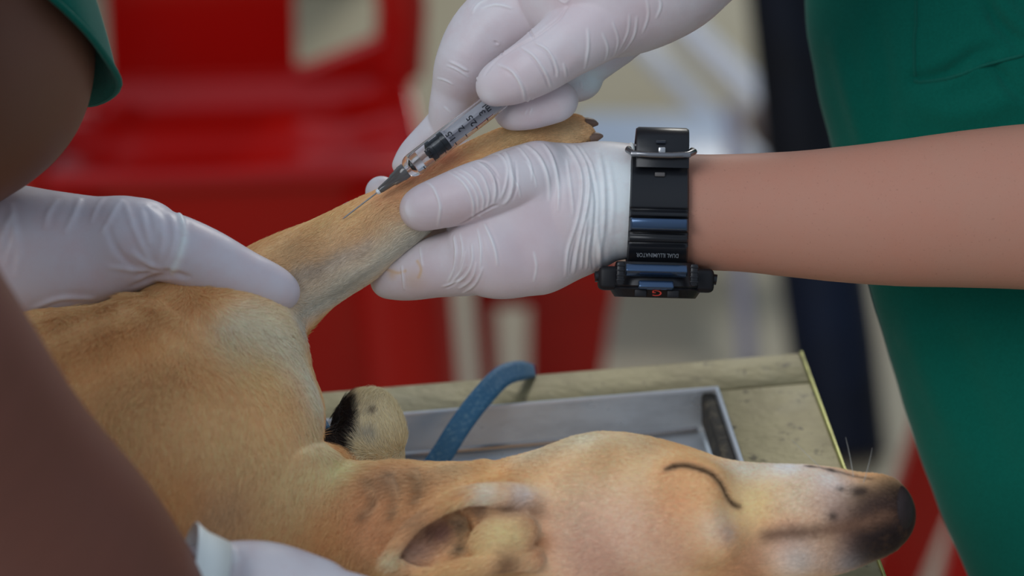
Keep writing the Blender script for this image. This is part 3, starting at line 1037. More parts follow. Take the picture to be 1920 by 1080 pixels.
for a in [
    # px, py, r, colour, strength
    (500, 625, 70, WHITE, .85), (440, 605, 44, WHITE, .75), (545, 640, 50, WHITE, .8), (420, 650, 40, CREAM, .5), (570, 700, 40, WHITE, .8), (585, 745, 40, WHITE, .8), (590, 830, 60, CREAM, .8), (540, 590, 50, CREAM, .8),
    (600, 560, 60, GREY, .35), (640, 540, 60, WHITE, .7), (700, 500, 60, WHITE, .75), (760, 450, 60, WHITE, .8), (560, 560, 60, WHITE, .5), (800, 420, 40, WHITE, .7),
    (520, 480, 60, S(170, 146, 108, DG), .7), (600, 430, 40, S(186, 156, 112, DG), .7), (660, 410, 40, S(188, 150, 104, DG), .7), (720, 370, 40, S(184, 136, 100, DG), .8),
    (770, 330, 40, S(186, 122, 92, DG), .8), (830, 300, 40, S(186, 120, 92, DG), .7), (620, 500, 44, GREY, .45), (560, 520, 44, GREY, .4),
    (960, 262, 60, S(176, 150, 108, 1.5), .9), (1060, 250, 60, S(176, 152, 116, 1.5), .9),
    (250, 640, 80, S(186, 136, 84, DG), .6), (150, 690, 90, S(186, 136, 84, DG), .5), (340, 560, 50, S(190, 140, 92, DG), .5), (480, 700, 50, S(200, 158, 110, DG), .6), (300, 780, 100, S(198, 150, 104, DG), .5),
    (440, 860, 100, S(200, 158, 116, DG), .6), (560, 900, 70, S(206, 164, 124, DG), .7), (340, 930, 70, S(190, 136, 84, DG), .6), (420, 960, 60, S(150, 132, 106, DG), .5),
    (650, 880, 50, S(206, 180, 140, DG), .7), (680, 940, 46, S(178, 136, 96, DG), .6), (740, 900, 42, S(142, 112, 86, DG), .75), (800, 900, 42, S(150, 122, 90, DG), .7), (700, 1000, 60, S(160, 118, 88, DG), .6),
    (780, 960, 40, S(130, 102, 80, DG), .6), (860, 880, 36, S(170, 150, 116, DG), .7), (620, 1000, 60, S(188, 138, 90, DG), .6),
    (950, 890, 40, S(190, 138, 84, DG), .7), (1040, 892, 40, S(192, 140, 86, DG), .6), (1100, 822, 60, S(196, 186, 160, 1.5), .95), (1010, 848, 50, S(190, 178, 150, 1.5), .9), (1190, 828, 50, S(200, 180, 148, 1.5), .85),
    (1080, 930, 80, S(198, 164, 128, DG), .8), (1180, 900, 70, S(200, 160, 118, DG), .7), (1100, 1000, 100, S(190, 160, 140, DG), .8), (1200, 1000, 90, S(194, 158, 134, DG), .8),
    (1130, 1060, 80, S(178, 144, 124, DG), .7), (1272, 940, 44, S(190, 144, 104, DG), .6), (1260, 1040, 60, S(180, 146, 120, DG), .7), (1350, 990, 34, S(190, 170, 150, DG), .7), (1370, 1000, 18, S(150, 130, 120, DG), .6),
    (1400, 880, 44, S(192, 182, 170, DG), .8), (1480, 875, 50, S(188, 184, 180, DG), .85), (1420, 940, 50, S(206, 164, 116, DG), .8), (1500, 940, 50, S(196, 172, 150, DG), .8), (1560, 900, 44, S(186, 180, 176, DG), .8),
    (1480, 1010, 40, S(180, 140, 110, DG), .8), (1420, 1040, 40, S(150, 108, 80, DG), .7), (1500, 1050, 50, S(170, 164, 158, DG), .8), (1600, 1050, 50, S(150, 146, 146, DG), .8), (1400, 1080, 50, S(160, 120, 90, DG), .6),
    (1570, 955, 40, S(150, 130, 120, DG), .7), (1600, 1000, 50, S(110, 80, 70, DG), .8),
]:
    s.spot(a[0], a[1], a[2], a[3], a[4])
s.stripe([(500, 500), (580, 470), (660, 436), (720, 396)], 26, S(184, 154, 114, 1.55), .6)
s.stripe([(545, 530), (610, 500), (680, 466)], 15, S(150, 138, 126, 1.5), .55)
s.stripe([(560, 600), (610, 562), (670, 524), (730, 482), (800, 432)], 34, S(178, 174, 160, 1.5), .95)
s.spot(1700, 968, 84, DARK, 1.0, 2.0)
s.spot(1636, 1008, 46, S(64, 50, 48, 1.2), .8, 1.2)
s.spot(1640, 960, 56, S(66, 50, 46, 1.2), .9, 1.4)
s.spot(1660, 1020, 60, DARK, .95, 1.6)
s.stripe([(1440, 1004), (1480, 1000), (1535, 996), (1613, 982), (1670, 966)], 14, S(110, 80, 62, G), .8)
s.stripe([(1519, 872), (1563, 883), (1597, 892), (1635, 899)], 5, DARK, .6)
for q in ((1565, 968, 7), (1522, 871, 7), (1563, 883, 7), (1607, 922, 10), (1622, 920, 8), (1579, 916, 5)):
    s.spot(q[0], q[1], q[2] * 1.3, DARK, .85)
# closed eye line
EYE = [(1257, 877), (1285, 872), (1316, 878), (1341, 891), (1357, 913), (1369, 938), (1385, 951)]
s.stripe(EYE, 6.5, S(56, 34, 24, 1.2), 1.0)
s.crease(EYE, w=9, h=-4)
# the second leg: dark pads on its left side
# pigment of the bent foreleg: cream with a black outer side
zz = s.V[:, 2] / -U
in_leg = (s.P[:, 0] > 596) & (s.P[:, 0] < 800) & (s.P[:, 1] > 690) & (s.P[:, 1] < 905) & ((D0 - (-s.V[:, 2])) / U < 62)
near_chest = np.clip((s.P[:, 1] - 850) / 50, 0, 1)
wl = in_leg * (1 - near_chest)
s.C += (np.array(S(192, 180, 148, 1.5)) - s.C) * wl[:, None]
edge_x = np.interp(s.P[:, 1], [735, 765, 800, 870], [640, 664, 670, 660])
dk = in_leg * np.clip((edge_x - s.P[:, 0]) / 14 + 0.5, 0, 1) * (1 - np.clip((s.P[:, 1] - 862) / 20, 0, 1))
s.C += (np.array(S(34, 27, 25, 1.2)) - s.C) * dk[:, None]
s.spot(693, 776, 9, S(70, 48, 40, G), .9)
s.spot(690, 820, 22, S(130, 128, 124, G), .6)
for q in ((800, 1020, 34, S(150, 118, 100, DG), .9), (840, 990, 26, S(120, 84, 78, 1.4), .9), (866, 985, 20, S(60, 44, 46, 1.2), .85), (868, 1024, 17, S(40, 32, 34, 1.2), .95), (816, 985, 16, S(96, 60, 54, 1.2), .8),
          (780, 1040, 30, S(150, 124, 108, DG), .8), (950, 1005, 50, S(186, 166, 124, DG), .95), (920, 925, 30, S(190, 178, 164, DG), .8), (985, 928, 26, S(196, 186, 180, 1.5), .8), (1012, 960, 24, S(124, 92, 70, DG), .8),
          (960, 955, 22, S(120, 92, 72, DG), .85), (910, 955, 20, S(120, 94, 76, DG), .8), (1020, 1020, 24, S(140, 96, 62, DG), .8), (960, 1060, 26, S(110, 74, 50, DG), .8), (745, 1045, 22, S(190, 178, 150, DG), .8)):
    s.spot(*q)
# dark creases of the neck skin
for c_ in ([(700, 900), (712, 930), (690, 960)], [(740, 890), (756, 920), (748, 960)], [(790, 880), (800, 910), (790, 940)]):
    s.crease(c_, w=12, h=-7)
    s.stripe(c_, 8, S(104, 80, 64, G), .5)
for c_ in ([(590, 510), (650, 470), (700, 440)], [(560, 590), (640, 545), (720, 490)]):
    s.crease(c_, w=16, h=-6)
s.crease([(600, 560), (680, 510), (760, 455)], w=18, h=4)
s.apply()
# the body lies flat where it rests on the tray and the rim
Wd = to_world(s.V)
rel = Wd[:, :2] - np.array([corner.x, corner.y])
la = rel @ np.array([TA.x, TA.y])
lb = rel @ np.array([TB.x, TB.y])
over = (la < 0.0015) & (la > -TW) & (lb > 0) & (lb < TL)
inside = (la < -RR - 0.004) & (la > -TW + RR + 0.01) & (lb > RB + 0.008) & (lb < TL - RB - 0.008)
floor_z = np.where(inside, TABLE_Z - TD + 0.0008, TABLE_Z + 0.002)
low = over & (Wd[:, 2] < floor_z)
Wd[low, 2] = floor_z[low]
s.V = (Wd - CM[:3, 3]) @ CM[:3, :3]
s.N = vnormals(s.V, s.Q)
s.P = proj(s.V)
DOG = s
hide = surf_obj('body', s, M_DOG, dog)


# claws
for x, y, dx, dy, zz in ((1098, 231, 24, -3, -70), (1106, 260, 25, -10, -46), (1096, 274, 18, 6, -38)):
    c = MB(CAM_M)
    P_ = [cs(x + dx * t, y + dy * t + 5 * t * t, zz) for t in np.linspace(0, 1, 6)]
    c.tube([Vector(p.tolist()) for p in P_], [rs(r) for r in (11, 10.5, 9.5, 8, 5.5, 2)], 12)
    c.build('claw', M_CLAW, dog)
# nose leather
f = Field()
f.ell((1682, 958, 250), (29, 50, 46), k=10)
f.ell((1672, 962, 250), (30, 44, 46), k=20)
f.chain([(1712, 950, 290, 10), (1716, 962, 296, 9)], k=8, mode='sub', n=1)
f.chain([(1712, 1000, 290, 10), (1716, 990, 296, 9)], k=8, mode='sub', n=1)
sn = Surf(*f.build(0.001, 3))
mesh_obj('nose', to_world(sn.V), sn.Q, M_NOSE, dog)

# fur -----------------------------------------------------------------
GUIDE = [  # px, py, direction in the picture (x right, y down), hair length in px
    (500, 520, .9, -.45, 22), (620, 470, .85, -.5, 18), (720, 420, .8, -.6, 16), (820, 360, .8, -.6, 14), (950, 290, .9, -.3, 13), (1080, 250, 1, -.1, 11),
    (555, 592, .75, -.1, 22), (610, 545, .85, -.45, 18), (700, 500, .85, -.5, 16), (580, 700, .5, .8, 34), (590, 800, .3, .95, 32), (450, 640, .4, .6, 32), (300, 620, -.2, .9, 32), (150, 680, -.3, .9, 32), (300, 760, -.2, 1, 32),
    (450, 820, -.1, 1, 32), (350, 900, -.2, 1, 32), (200, 860, -.3, .9, 32), (550, 900, -.4, .8, 36), (680, 880, -.5, .6, 30), (800, 930, -.8, .4, 28), (950, 870, -1, 0, 18),
    (1100, 900, -1, .1, 14), (1250, 950, -1, .1, 12), (1400, 920, -1, .1, 10), (1550, 940, -1, .1, 9), (690, 800, .1, -1, 20), (0, 800, -.4, .9, 32), (1300, 1050, -1, .1, 12),
]


def grow_fur(name, sf, count, parent, radius, region=None):
    V, Q, N, C = sf.V, sf.Q, sf.N, sf.C
    c = V[Q].mean(1)
    fn = np.cross(V[Q[:, 2]] - V[Q[:, 0]], V[Q[:, 3]] - V[Q[:, 1]])
    A = 0.5 * np.linalg.norm(fn, axis=1)
    fn = fn / (2 * A[:, None] + 1e-15)
    P = proj(c)
    w = A.copy()
    vis = (P[:, 0] > -120) & (P[:, 0] < 1760) & (P[:, 1] > 180) & (P[:, 1] < 1200)
    w[~vis] = 0
    w[fn[:, 2] < -0.35] *= 0.15
    # finer, denser coat on the stretched leg, none on nose and pads
    w *= np.where((P[:, 1] < 620) & (P[:, 0] > 440), 2.6, 1.0)
    w[(P[:, 0] > 1690)] = 0
    lum = C[Q].mean(1).mean(1)
    w *= np.where(lum < 0.05, 0.4, 1)
    pick = rng.choice(len(Q), count, p=w / w.sum())
    a, b = rng.random(count)[:, None], rng.random(count)[:, None]
    q = Q[pick]
    root = (V[q[:, 0]] * (1 - a) + V[q[:, 1]] * a) * (1 - b) + (V[q[:, 3]] * (1 - a) + V[q[:, 2]] * a) * b
    nn = (N[q[:, 0]] * (1 - a) + N[q[:, 1]] * a) * (1 - b) + (N[q[:, 3]] * (1 - a) + N[q[:, 2]] * a) * b
    nn /= np.linalg.norm(nn, axis=1, keepdims=True) + 1e-9
    col = (C[q[:, 0]] * (1 - a) + C[q[:, 1]] * a) * (1 - b) + (C[q[:, 3]] * (1 - a) + C[q[:, 2]] * a) * b
    pr = proj(root)
    Gd = np.array(GUIDE)
    W = 1 / ((pr[:, None, 0] - Gd[None, :, 0]) ** 2 + (pr[:, None, 1] - Gd[None, :, 1]) ** 2 + 900) ** 1.6
    W /= W.sum(1, keepdims=True)
    dirs = np.stack([W @ Gd[:, 2], -(W @ Gd[:, 3]), np.zeros(count)], 1)
    ln = (W @ Gd[:, 4]) * U
    # tufts: low frequency turn of the direction
    ph = root @ np.array([[310, 90, 40], [60, 270, 120], [150, 40, 260]]).T
    turn = 0.20 * np.sin(ph[:, 0]) + 0.16 * np.sin(ph[:, 1] + 1) + 0.20 * rng.normal(size=count)
    cosr, sinr = np.cos(turn), np.sin(turn)
    dirs = np.stack([dirs[:, 0] * cosr - dirs[:, 1] * sinr, dirs[:, 0] * sinr + dirs[:, 1] * cosr, dirs[:, 2]], 1)
    tan = dirs - nn * (dirs * nn).sum(1, keepdims=True)
    tan /= np.linalg.norm(tan, axis=1, keepdims=True) + 1e-9
    ln = ln * (0.55 + 0.75 * rng.random(count))
    lift = (0.19 + 0.12 * rng.random(count) + 0.10 * np.sin(ph[:, 2]))[:, None]
    K = 4
    pts = np.zeros((count, K, 3))
    for k in range(K):
        t = k / (K - 1)
        pts[:, k] = root + ln[:, None] * (tan * t * (1 - 0.15 * t) + nn * (lift * t - 0.13 * t * t)) - nn * 0.00005
    pts += 0
    hv = (0.98 + 0.36 * rng.random(count))[:, None]
    shade = np.clip(col * hv, 0, 1)
    pw = to_world(pts.reshape(-1, 3))
    cdat = bpy.data.hair_curves.new(name)
    cdat.add_curves([K] * count)
    org = np.array(origin_of(parent)[:])
    cdat.attributes['position'].data.foreach_set('vector', (pw - org).astype(np.float32).ravel())
    ra = cdat.attributes.get('radius') or cdat.attributes.new('radius', 'FLOAT', 'POINT')
    prof = np.array([1.0, 0.85, 0.6, 0.12]) * radius
    ra.data.foreach_set('value', np.tile(prof, count).astype(np.float32))
    ca = cdat.attributes.new('tint', 'FLOAT_COLOR', 'CURVE')
    ca.data.foreach_set('color', np.hstack([shade, np.ones((count, 1))]).astype(np.float32).ravel())
    m = bpy.data.materials.new('dog_coat')
    m.use_nodes = True
    nt = m.node_tree
    at = nt.nodes.new('ShaderNodeAttribute')
    at.attribute_name = 'tint'
    pb = nt.nodes['Principled BSDF']
    pb.inputs['Roughness'].default_value = 0.6
    pb.inputs['Specular IOR Level'].default_value = 0.25
    nt.links.new(at.outputs['Color'], pb.inputs['Base Color'])
    cdat.materials.append(m)
    o = bpy.data.objects.new(name, cdat)
    scn.collection.objects.link(o)
    o.parent = parent
    o['kind'] = 'stuff'
    return o


grow_fur('fur', DOG, 430000, dog, 0.000105)

# whiskers
for x, y, dx, dy in ((1600, 880, -10, -70), (1620, 890, 20, -60), (1540, 862, -50, -50)):
    p0 = DOG.hit(x, y + 14)
    c = MB(CAM_M)
    c.tube([Vector((p0 + np.array([dx * t * U, -dy * t * U, -0.01 * t * t])).tolist()) for t in np.linspace(0, 1, 6)], [0.00014, .00013, .00011, .0001, .00008, .00004], 5)
    c.build('whisker', mat('whisker_hair', base=(0.5, 0.48, 0.42), rough=0.5), dog)


# ------------------------------------------------------------------ blue leash
def ribbon(name, pts, width, mat_, parent, thick=0.0012, wdir=None):
    """pts (px, py, z) ; wdir: across direction per point in px"""
    Q = catmull([list(p) + list(w) for p, w in zip(pts, wdir)], 8)
    V, F = [], []
    for q in Q:
        c = cs(q[0], q[1], q[2])
        w = np.array([q[3], -q[4], q[5]])
        w = w / np.linalg.norm(w) * width / 2
        for s_, t_ in ((-1, 0), (-.5, 1), (0, 0.3), (.5, 1), (1, 0)):
            V.append(c + w * s_ + np.array([0, 0, t_ * 0.0004]))
    n = len(Q)
    for i in range(n - 1):
        for j in range(4):
            F.append((i * 5 + j, (i + 1) * 5 + j, (i + 1) * 5 + j + 1, i * 5 + j + 1))
    o = mesh_obj(name, to_world(np.array(V)), F, mat_, parent)
    md = o.modifiers.new('thick', 'SOLIDIFY')
    md.thickness = thick
    return o


leash = thing('leash', on_plane(900, 760, TABLE_Z - TD), 'flat blue woven leash running over the far rim of the table', 'leash')


def zt(py, h=TABLE_Z):
    return (D0 - (CAM_Z - h) / (math.sin(PITCH) + (py - 540) / FPX * math.cos(PITCH))) / U


ribbon('strap', [(770, 925, zt(925, 0.885)), (822, 862, zt(862, 0.895)), (862, 800, zt(800, 0.907)), (900, 750, zt(745, 0.915)), (940, 708, zt(700, 0.918)), (975, 696, zt(680, 0.914)), (1000, 697, zt(672, 0.905))],
       0.0105, M_BLUE, leash, wdir=[(1, .45, .1), (1, .42, .1), (1, .5, .1), (1, .7, .2), (.8, 1, .3), (.35, 1, .6), (.1, .6, 1)])
ribbon('strap', [(580, 770, -60), (597, 800, -30), (609, 835, -10), (616, 880, 0)], 0.010, M_BLUE, leash,
       wdir=[(1, -.3, .3)] * 4)

# ------------------------------------------------------------------ syringe
AX0 = cs(642, 411, 66)         # needle point
AX1 = cs(1010, 128, 46)        # far along the barrel
sd = AX1 - AX0
sd /= np.linalg.norm(sd)
up_ = np.array([0, 0, 1.0])
sx_ = np.cross(sd, up_)
sx_ /= np.linalg.norm(sx_)
sz_ = np.cross(sx_, sd)        # towards the camera
SM = CAM_M @ Matrix(((sx_[0], sd[0], sz_[0], AX0[0]), (sx_[1], sd[1], sz_[1], AX0[1]), (sx_[2], sd[2], sz_[2], AX0[2]), (0, 0, 0, 1)))
# local frame: y along the syringe from the needle point, z to the camera, x to the lower right
syr = thing('syringe', cw(800, 280, 60), 'clear 3 ml syringe with black stopper, its needle pointing at the held foreleg', 'syringe')


def lathe(name, prof, m, parent, n=40, frame=SM, close=True):
    V, F = [], []
    for y, r in prof:
        for k in range(n):
            a = 2 * math.pi * k / n
            V.append((r * math.cos(a), y, r * math.sin(a)))
    for i in range(len(prof) - 1):
        for k in range(n):
            F.append((i * n + k, i * n + (k + 1) % n, (i + 1) * n + (k + 1) % n, (i + 1) * n + k))
    if close:
        F.append(tuple(range(n)))
        F.append(tuple(range((len(prof) - 1) * n, len(prof) * n))[::-1])
    b = MB(frame)
    b.raw(V, F)
    return b.build(name, m, parent)


px1 = U * 1.0
Ln = math.hypot(705 - 642, 357 - 411) * px1       # visible needle
H0, H1 = Ln, Ln + 66 * px1                        # hub
B0 = H1 - 2 * px1
R = 0.0054
NL = MB(SM)
NL.tube([(0, 0, 0), (0, 0.0012, 0), (0, H0 + 0.004, 0)], [0.00008, 0.00033, 0.00033], 10)
NL.build('needle', M_NEEDLE, syr)
lathe('needle_hub', [(H0, 0.0011), (H0 + 0.002, 0.0016), (H0 + 0.008, 0.0022), (H0 + 0.0085, 0.0027), (H1 - 0.003, 0.0034), (H1 - 0.0026, 0.0036), (H1, 0.0036)], M_HUB, syr)
lathe('hub_tip', [(H0 - 0.0008, 0.0005), (H0 - 0.0004, 0.0012), (H0 + 0.0008, 0.0013), (H0 + 0.001, 0.0006)], M_HUBTIP, syr)
BL = 0.083
ri = R - 0.0007
lathe('barrel', [(B0 - 0.001, 0.0012), (B0 - 0.001, 0.0024), (B0 + 0.0004, 0.0026), (B0 + 0.001, 0.0037), (B0 + 0.002, 0.0046), (B0 + 0.0034, 0.0052), (B0 + 0.005, R), (B0 + BL, R), (B0 + BL + 0.0001, R + 0.005), (B0 + BL + 0.0014, R + 0.005), (B0 + BL + 0.0015, ri),
                 (B0 + 0.0058, ri), (B0 + 0.0044, 0.0043), (B0 + 0.0030, 0.0014), (B0 - 0.0009, 0.0012)], M_CLEAR, syr, close=False)
ST0 = B0 + 0.0138
lathe('liquid', [(B0 + 0.0046, 0.0040), (B0 + 0.0060, ri - 0.0003), (B0 + 0.0085, ri - 0.0003)], M_LIQ, syr)
lathe('stopper', [(ST0 - 0.002, 0.0006), (ST0, ri - 0.0006), (ST0 + 0.0004, ri - 0.00008), (ST0 + 0.002, ri - 0.00008), (ST0 + 0.0024, ri - 0.0006), (ST0 + 0.0066, ri - 0.0006), (ST0 + 0.007, ri - 0.00008), (ST0 + 0.009, ri - 0.00008), (ST0 + 0.0092, ri - 0.0008)], M_RUBBER, syr)
pl = MB(SM)
y0_, y1_ = ST0 + 0.0094, B0 + BL + 0.03
pl.box((0, (y0_ + y1_) / 2, 0), (0.0075, y1_ - y0_, 0.0009), bev=0.0002)
pl.box((0, (y0_ + y1_) / 2, 0), (0.0009, y1_ - y0_, 0.0075), bev=0.0002)
pl.tube([(0, y0_ - 0.0001, 0), (0, y0_ + 0.001, 0)], 0.0043, 24)
pl.tube([(0, y1_, 0), (0, y1_ + 0.0016, 0)], 0.0068, 24)
pl.build('plunger', M_PLUNGER, syr)


def text_mesh(txt, size, bold=0.0):
    cu_ = bpy.data.curves.new('t', 'FONT')
    cu_.body = txt
    cu_.size = size
    cu_.align_x = 'CENTER'
    cu_.align_y = 'CENTER'
    cu_.resolution_u = 3
    cu_.offset = size * bold
    ob = bpy.data.objects.new('t', cu_)
    scn.collection.objects.link(ob)
    bpy.context.view_layer.update()
    dg = bpy.context.evaluated_depsgraph_get()
    me = ob.evaluated_get(dg).to_mesh()
    b = bmesh.new()
    b.from_mesh(me)
    bmesh.ops.triangulate(b, faces=b.faces[:])
    bmesh.ops.subdivide_edges(b, edges=[e_ for e_ in b.edges if e_.calc_length() > size * 0.25], cuts=2)
    bmesh.ops.triangulate(b, faces=b.faces[:])
    V = [tuple(v.co) for v in b.verts]
    b.verts.index_update()
    F = [tuple(v.index for v in f_.verts) for f_ in b.faces]
    b.free()
    ob.evaluated_get(dg).to_mesh_clear()
    bpy.data.objects.remove(ob)
    return V, F


def on_barrel(name, V, F, y, ang0, parent):
    """text: its x runs round the barrel (upwards), its y towards the needle"""
    Rr = R + 0.00006
    out = []
    for vx, vy, _ in V:
        a = ang0 - vx / Rr
        out.append((Rr * math.sin(a), y - vy, Rr * math.cos(a)))
    b = MB(SM)
    b.raw(out, F)
    return b.build(name, M_INK, parent, smooth=False)


scale_y0 = H0 + 95.5 * U
per_ml = 0.0118
for val, txt in ((0.5, '0.5'), (1.5, '1.5'), (2, '2'), (2.5, '2.5'), (3, '3')):
    V_, F_ = text_mesh(txt, 0.0042, 0.02)
    on_barrel('number', V_, F_, scale_y0 + val * per_ml, 0.10, syr)
V_, F_ = text_mesh('ml', 0.0040, 0.02)
on_barrel('number', V_, F_, scale_y0 + 3.24 * per_ml, 0.05, syr)
for i in range(0, 31):
    v_ = i / 10
    if not (i % 5 == 0):
        continue
    L_ = 0.0022
    vs, fs = [], []
    for k in range(7):
        x_ = -L_ / 2 + L_ * k / 6
        vs += [(x_, -0.00022, 0), (x_, 0.00022, 0)]
    for k in range(6):
        fs.append((2 * k, 2 * k + 2, 2 * k + 3, 2 * k + 1))
    on_barrel('tick_mark', vs, fs, scale_y0 + v_ * per_ml, 0.92, syr)

# ------------------------------------------------------------------ wristwatch
wc = cs(1232, 392, 0)
WM = CAM_M @ Matrix(((1, 0, 0, wc[0]), (0, 1, 0, wc[1]), (0, 0, 1, wc[2]), (0, 0, 0, 1))) @ Matrix.Rotation(math.radians(-1.5), 4, 'Z')
watch = thing('wristwatch', cw(1232, 392, 0), 'chunky black digital wristwatch with ribbed resin strap worn over the bare wrist', 'watch')
p1 = U


def strap_pt(a, off):
    """a: angle from the top (0) towards the camera (90) to the bottom (180)"""
    ry, rz = 107 + off, 90 + off
    return (math.cos(a) * ry, math.sin(a) * rz)


def strap_mesh(name, a0, a1, prof, hw, m, parent, n=120, xoff=0.0):
    """band between two angles (degrees); prof(y of the centre line in px from the watch centre, angle) -> outer offset px"""
    V, F = [], []
    for i in range(n + 1):
        a = math.radians(a0 + (a1 - a0) * i / n)
        t = prof(math.degrees(a))
        yi, zi = strap_pt(a, 1)
        yo, zo = strap_pt(a, 1 + t)
        ym, zm = strap_pt(a, 1 + t * 0.6)
        w = hw(math.degrees(a)) if callable(hw) else hw
        x = xoff
        ring_ = [(x - w, yi, zi), (x - w, ym, zm), (x - w + 3, yo, zo), (x, yo, zo), (x + w - 3, yo, zo), (x + w, ym, zm), (x + w, yi, zi)]
        V += [(q[0] * p1, q[1] * p1, q[2] * p1) for q in ring_]
    k = 7
    for i in range(n):
        for j in range(k - 1):
            F.append((i * k + j, (i + 1) * k + j, (i + 1) * k + j + 1, i * k + j + 1))
        F.append((i * k + k - 1, (i + 1) * k + k - 1, (i + 1) * k, i * k))
    F.append(tuple(range(k)))
    F.append(tuple(range(n * k, (n + 1) * k))[::-1])
    b = MB(WM)
    b.raw(V, F)
    return b.build(name, m, parent, angle=50)


def ypx(deg):
    return 392 - strap_pt(math.radians(deg), 8)[0]


def prof_front(deg):
    y = ypx(deg)
    t = 12
    for c_, w_, h_ in ((404, 5, 4), (424, 11, 9), (448, 5, 3)):
        t += h_ * max(0, 1 - abs((y - c_) / w_) ** 4) if abs(y - c_) < w_ else 0
    for c_ in (395, 411, 437, 455):
        t -= 4 * math.exp(-((y - c_) / 2.4) ** 2)
    if y > 458:
        t += 5
    return t


strap_mesh('strap', 4, 172, prof_front, lambda d: 55 + 1.5 * (ypx(d) - 392) / 100, M_BLACK, watch, 260)
strap_mesh('strap', -172, 4, lambda d: 10, 55, M_BLACK, watch, 90)
# the loose end of the strap, standing above the wrist
le = MB(WM)
pa = [(-60, 92), (-30, 112), (8, 128), (40, 140), (62, 141), (76, 132), (84, 112), (88, 92), (90, 74)]
pa = [(z_, y_) for z_, y_ in pa]
Q_ = catmull(pa, 6)
V_, F_ = [], []
for i, (z_, y_) in enumerate(Q_):
    t_ = Q_[min(i + 1, len(Q_) - 1)] - Q_[max(i - 1, 0)]
    t_ = t_ / np.linalg.norm(t_)
    nz, ny = -t_[1], t_[0]
    hw_ = 49
    for xx, oo in ((-hw_, 0), (-hw_, 6), (-hw_ + 5, 9), (hw_ - 5, 9), (hw_, 6), (hw_, 0)):
        V_.append(((xx + 4) * p1, (y_ - ny * oo * -1) * p1, (z_ - nz * oo * -1) * p1))
for i in range(len(Q_) - 1):
    for j in range(6):
        F_.append((i * 6 + j, (i + 1) * 6 + j, (i + 1) * 6 + (j + 1) % 6, i * 6 + (j + 1) % 6))
F_.append((0, 1, 2, 3, 4, 5)); nQ = (len(Q_) - 1) * 6
F_.append(tuple(nQ + k for k in (5, 4, 3, 2, 1, 0)))
le.raw(V_, F_)
le.build('strap_end', M_BLACK, watch, angle=50)
# buckle
bk = MB(WM)
by, bz = 103, 100
bk.tube([(-58 * p1, (by + 6) * p1, 60 * p1), (-60 * p1, (by + 3) * p1, 88 * p1), (-50 * p1, (by - 4) * p1, 104 * p1), (-20 * p1, (by - 6) * p1, 106 * p1), (20 * p1, (by - 6) * p1, 106 * p1), (50 * p1, (by - 4) * p1, 104 * p1), (62 * p1, (by + 3) * p1, 88 * p1), (60 * p1, (by + 6) * p1, 60 * p1)],
        6.0 * p1, 12)
bk.box((0, (by - 5) * p1, 106 * p1), (112 * p1, 9 * p1, 8 * p1), bev=3 * p1)
bk.build('buckle', M_PEWTER, watch)
pn = MB(WM)
pn.box((2 * p1, (by + 3) * p1, 105 * p1), (13 * p1, 12 * p1, 8 * p1), bev=2 * p1)
pn.build('buckle_pin', M_STEEL, watch)
for yy, hh in ((140, 6), (122, 6), (88, 6), (62, 8)):
    # strap holes: small rimmed slots
    a_ = math.acos(max(-1, min(1, yy / 119.0)))
    zz_ = math.sin(a_) * 107
    hl = MB(WM)
    if yy > 105:
        zz_ = 95 if yy < 130 else 74
    hl.box((0, yy * p1, zz_ * p1), (19 * p1, hh * p1, 4 * p1), bev=1.8 * p1, seg=3)
    tag(hl.build('strap_hole', mat('worn_slot', base=S(40, 46, 56) if yy != 62 else S(96, 92, 90), rough=0.5), watch))
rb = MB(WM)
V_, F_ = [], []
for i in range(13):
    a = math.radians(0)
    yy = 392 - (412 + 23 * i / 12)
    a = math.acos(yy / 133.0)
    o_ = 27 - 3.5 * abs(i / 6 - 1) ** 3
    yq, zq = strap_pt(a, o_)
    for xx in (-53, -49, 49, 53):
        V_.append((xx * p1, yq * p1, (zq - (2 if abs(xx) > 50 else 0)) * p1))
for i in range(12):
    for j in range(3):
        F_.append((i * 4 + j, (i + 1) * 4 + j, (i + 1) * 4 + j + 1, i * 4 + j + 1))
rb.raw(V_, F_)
ro = rb.build('strap_rib', M_PAINTED_REFL, watch)
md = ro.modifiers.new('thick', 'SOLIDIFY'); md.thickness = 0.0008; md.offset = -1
# engraved words on the strap, upside down
V_, F_ = text_mesh('DUAL ILLUMINATOR', 10.5 * p1, 0.01)
out = []
for vx, vy, _ in V_:
    yy = 392 - 478 + 0  # px below the centre
    a = math.acos(max(-1, min(1, (yy - vy / p1 * 1.0) / 124.0)))
    yq, zq = strap_pt(a, 18.8)
    out.append((-vx * 0.80, yq * p1, zq * p1))
b = MB(WM)
b.raw(out, F_)
b.build('lettering', M_PRINT, watch, smooth=False)
# case: seen edge on under the wrist, its face turned down
cy = -(522 - 392)
ca_ = MB(WM)
prof8 = []
for a in range(16):
    an = math.radians(a * 22.5 + 11.25)
    rx, rz_ = 86, 92
    prof8.append((rx * math.copysign(abs(math.cos(an)) ** 0.6, math.cos(an)), rz_ * math.copysign(abs(math.sin(an)) ** 0.7, math.sin(an))))


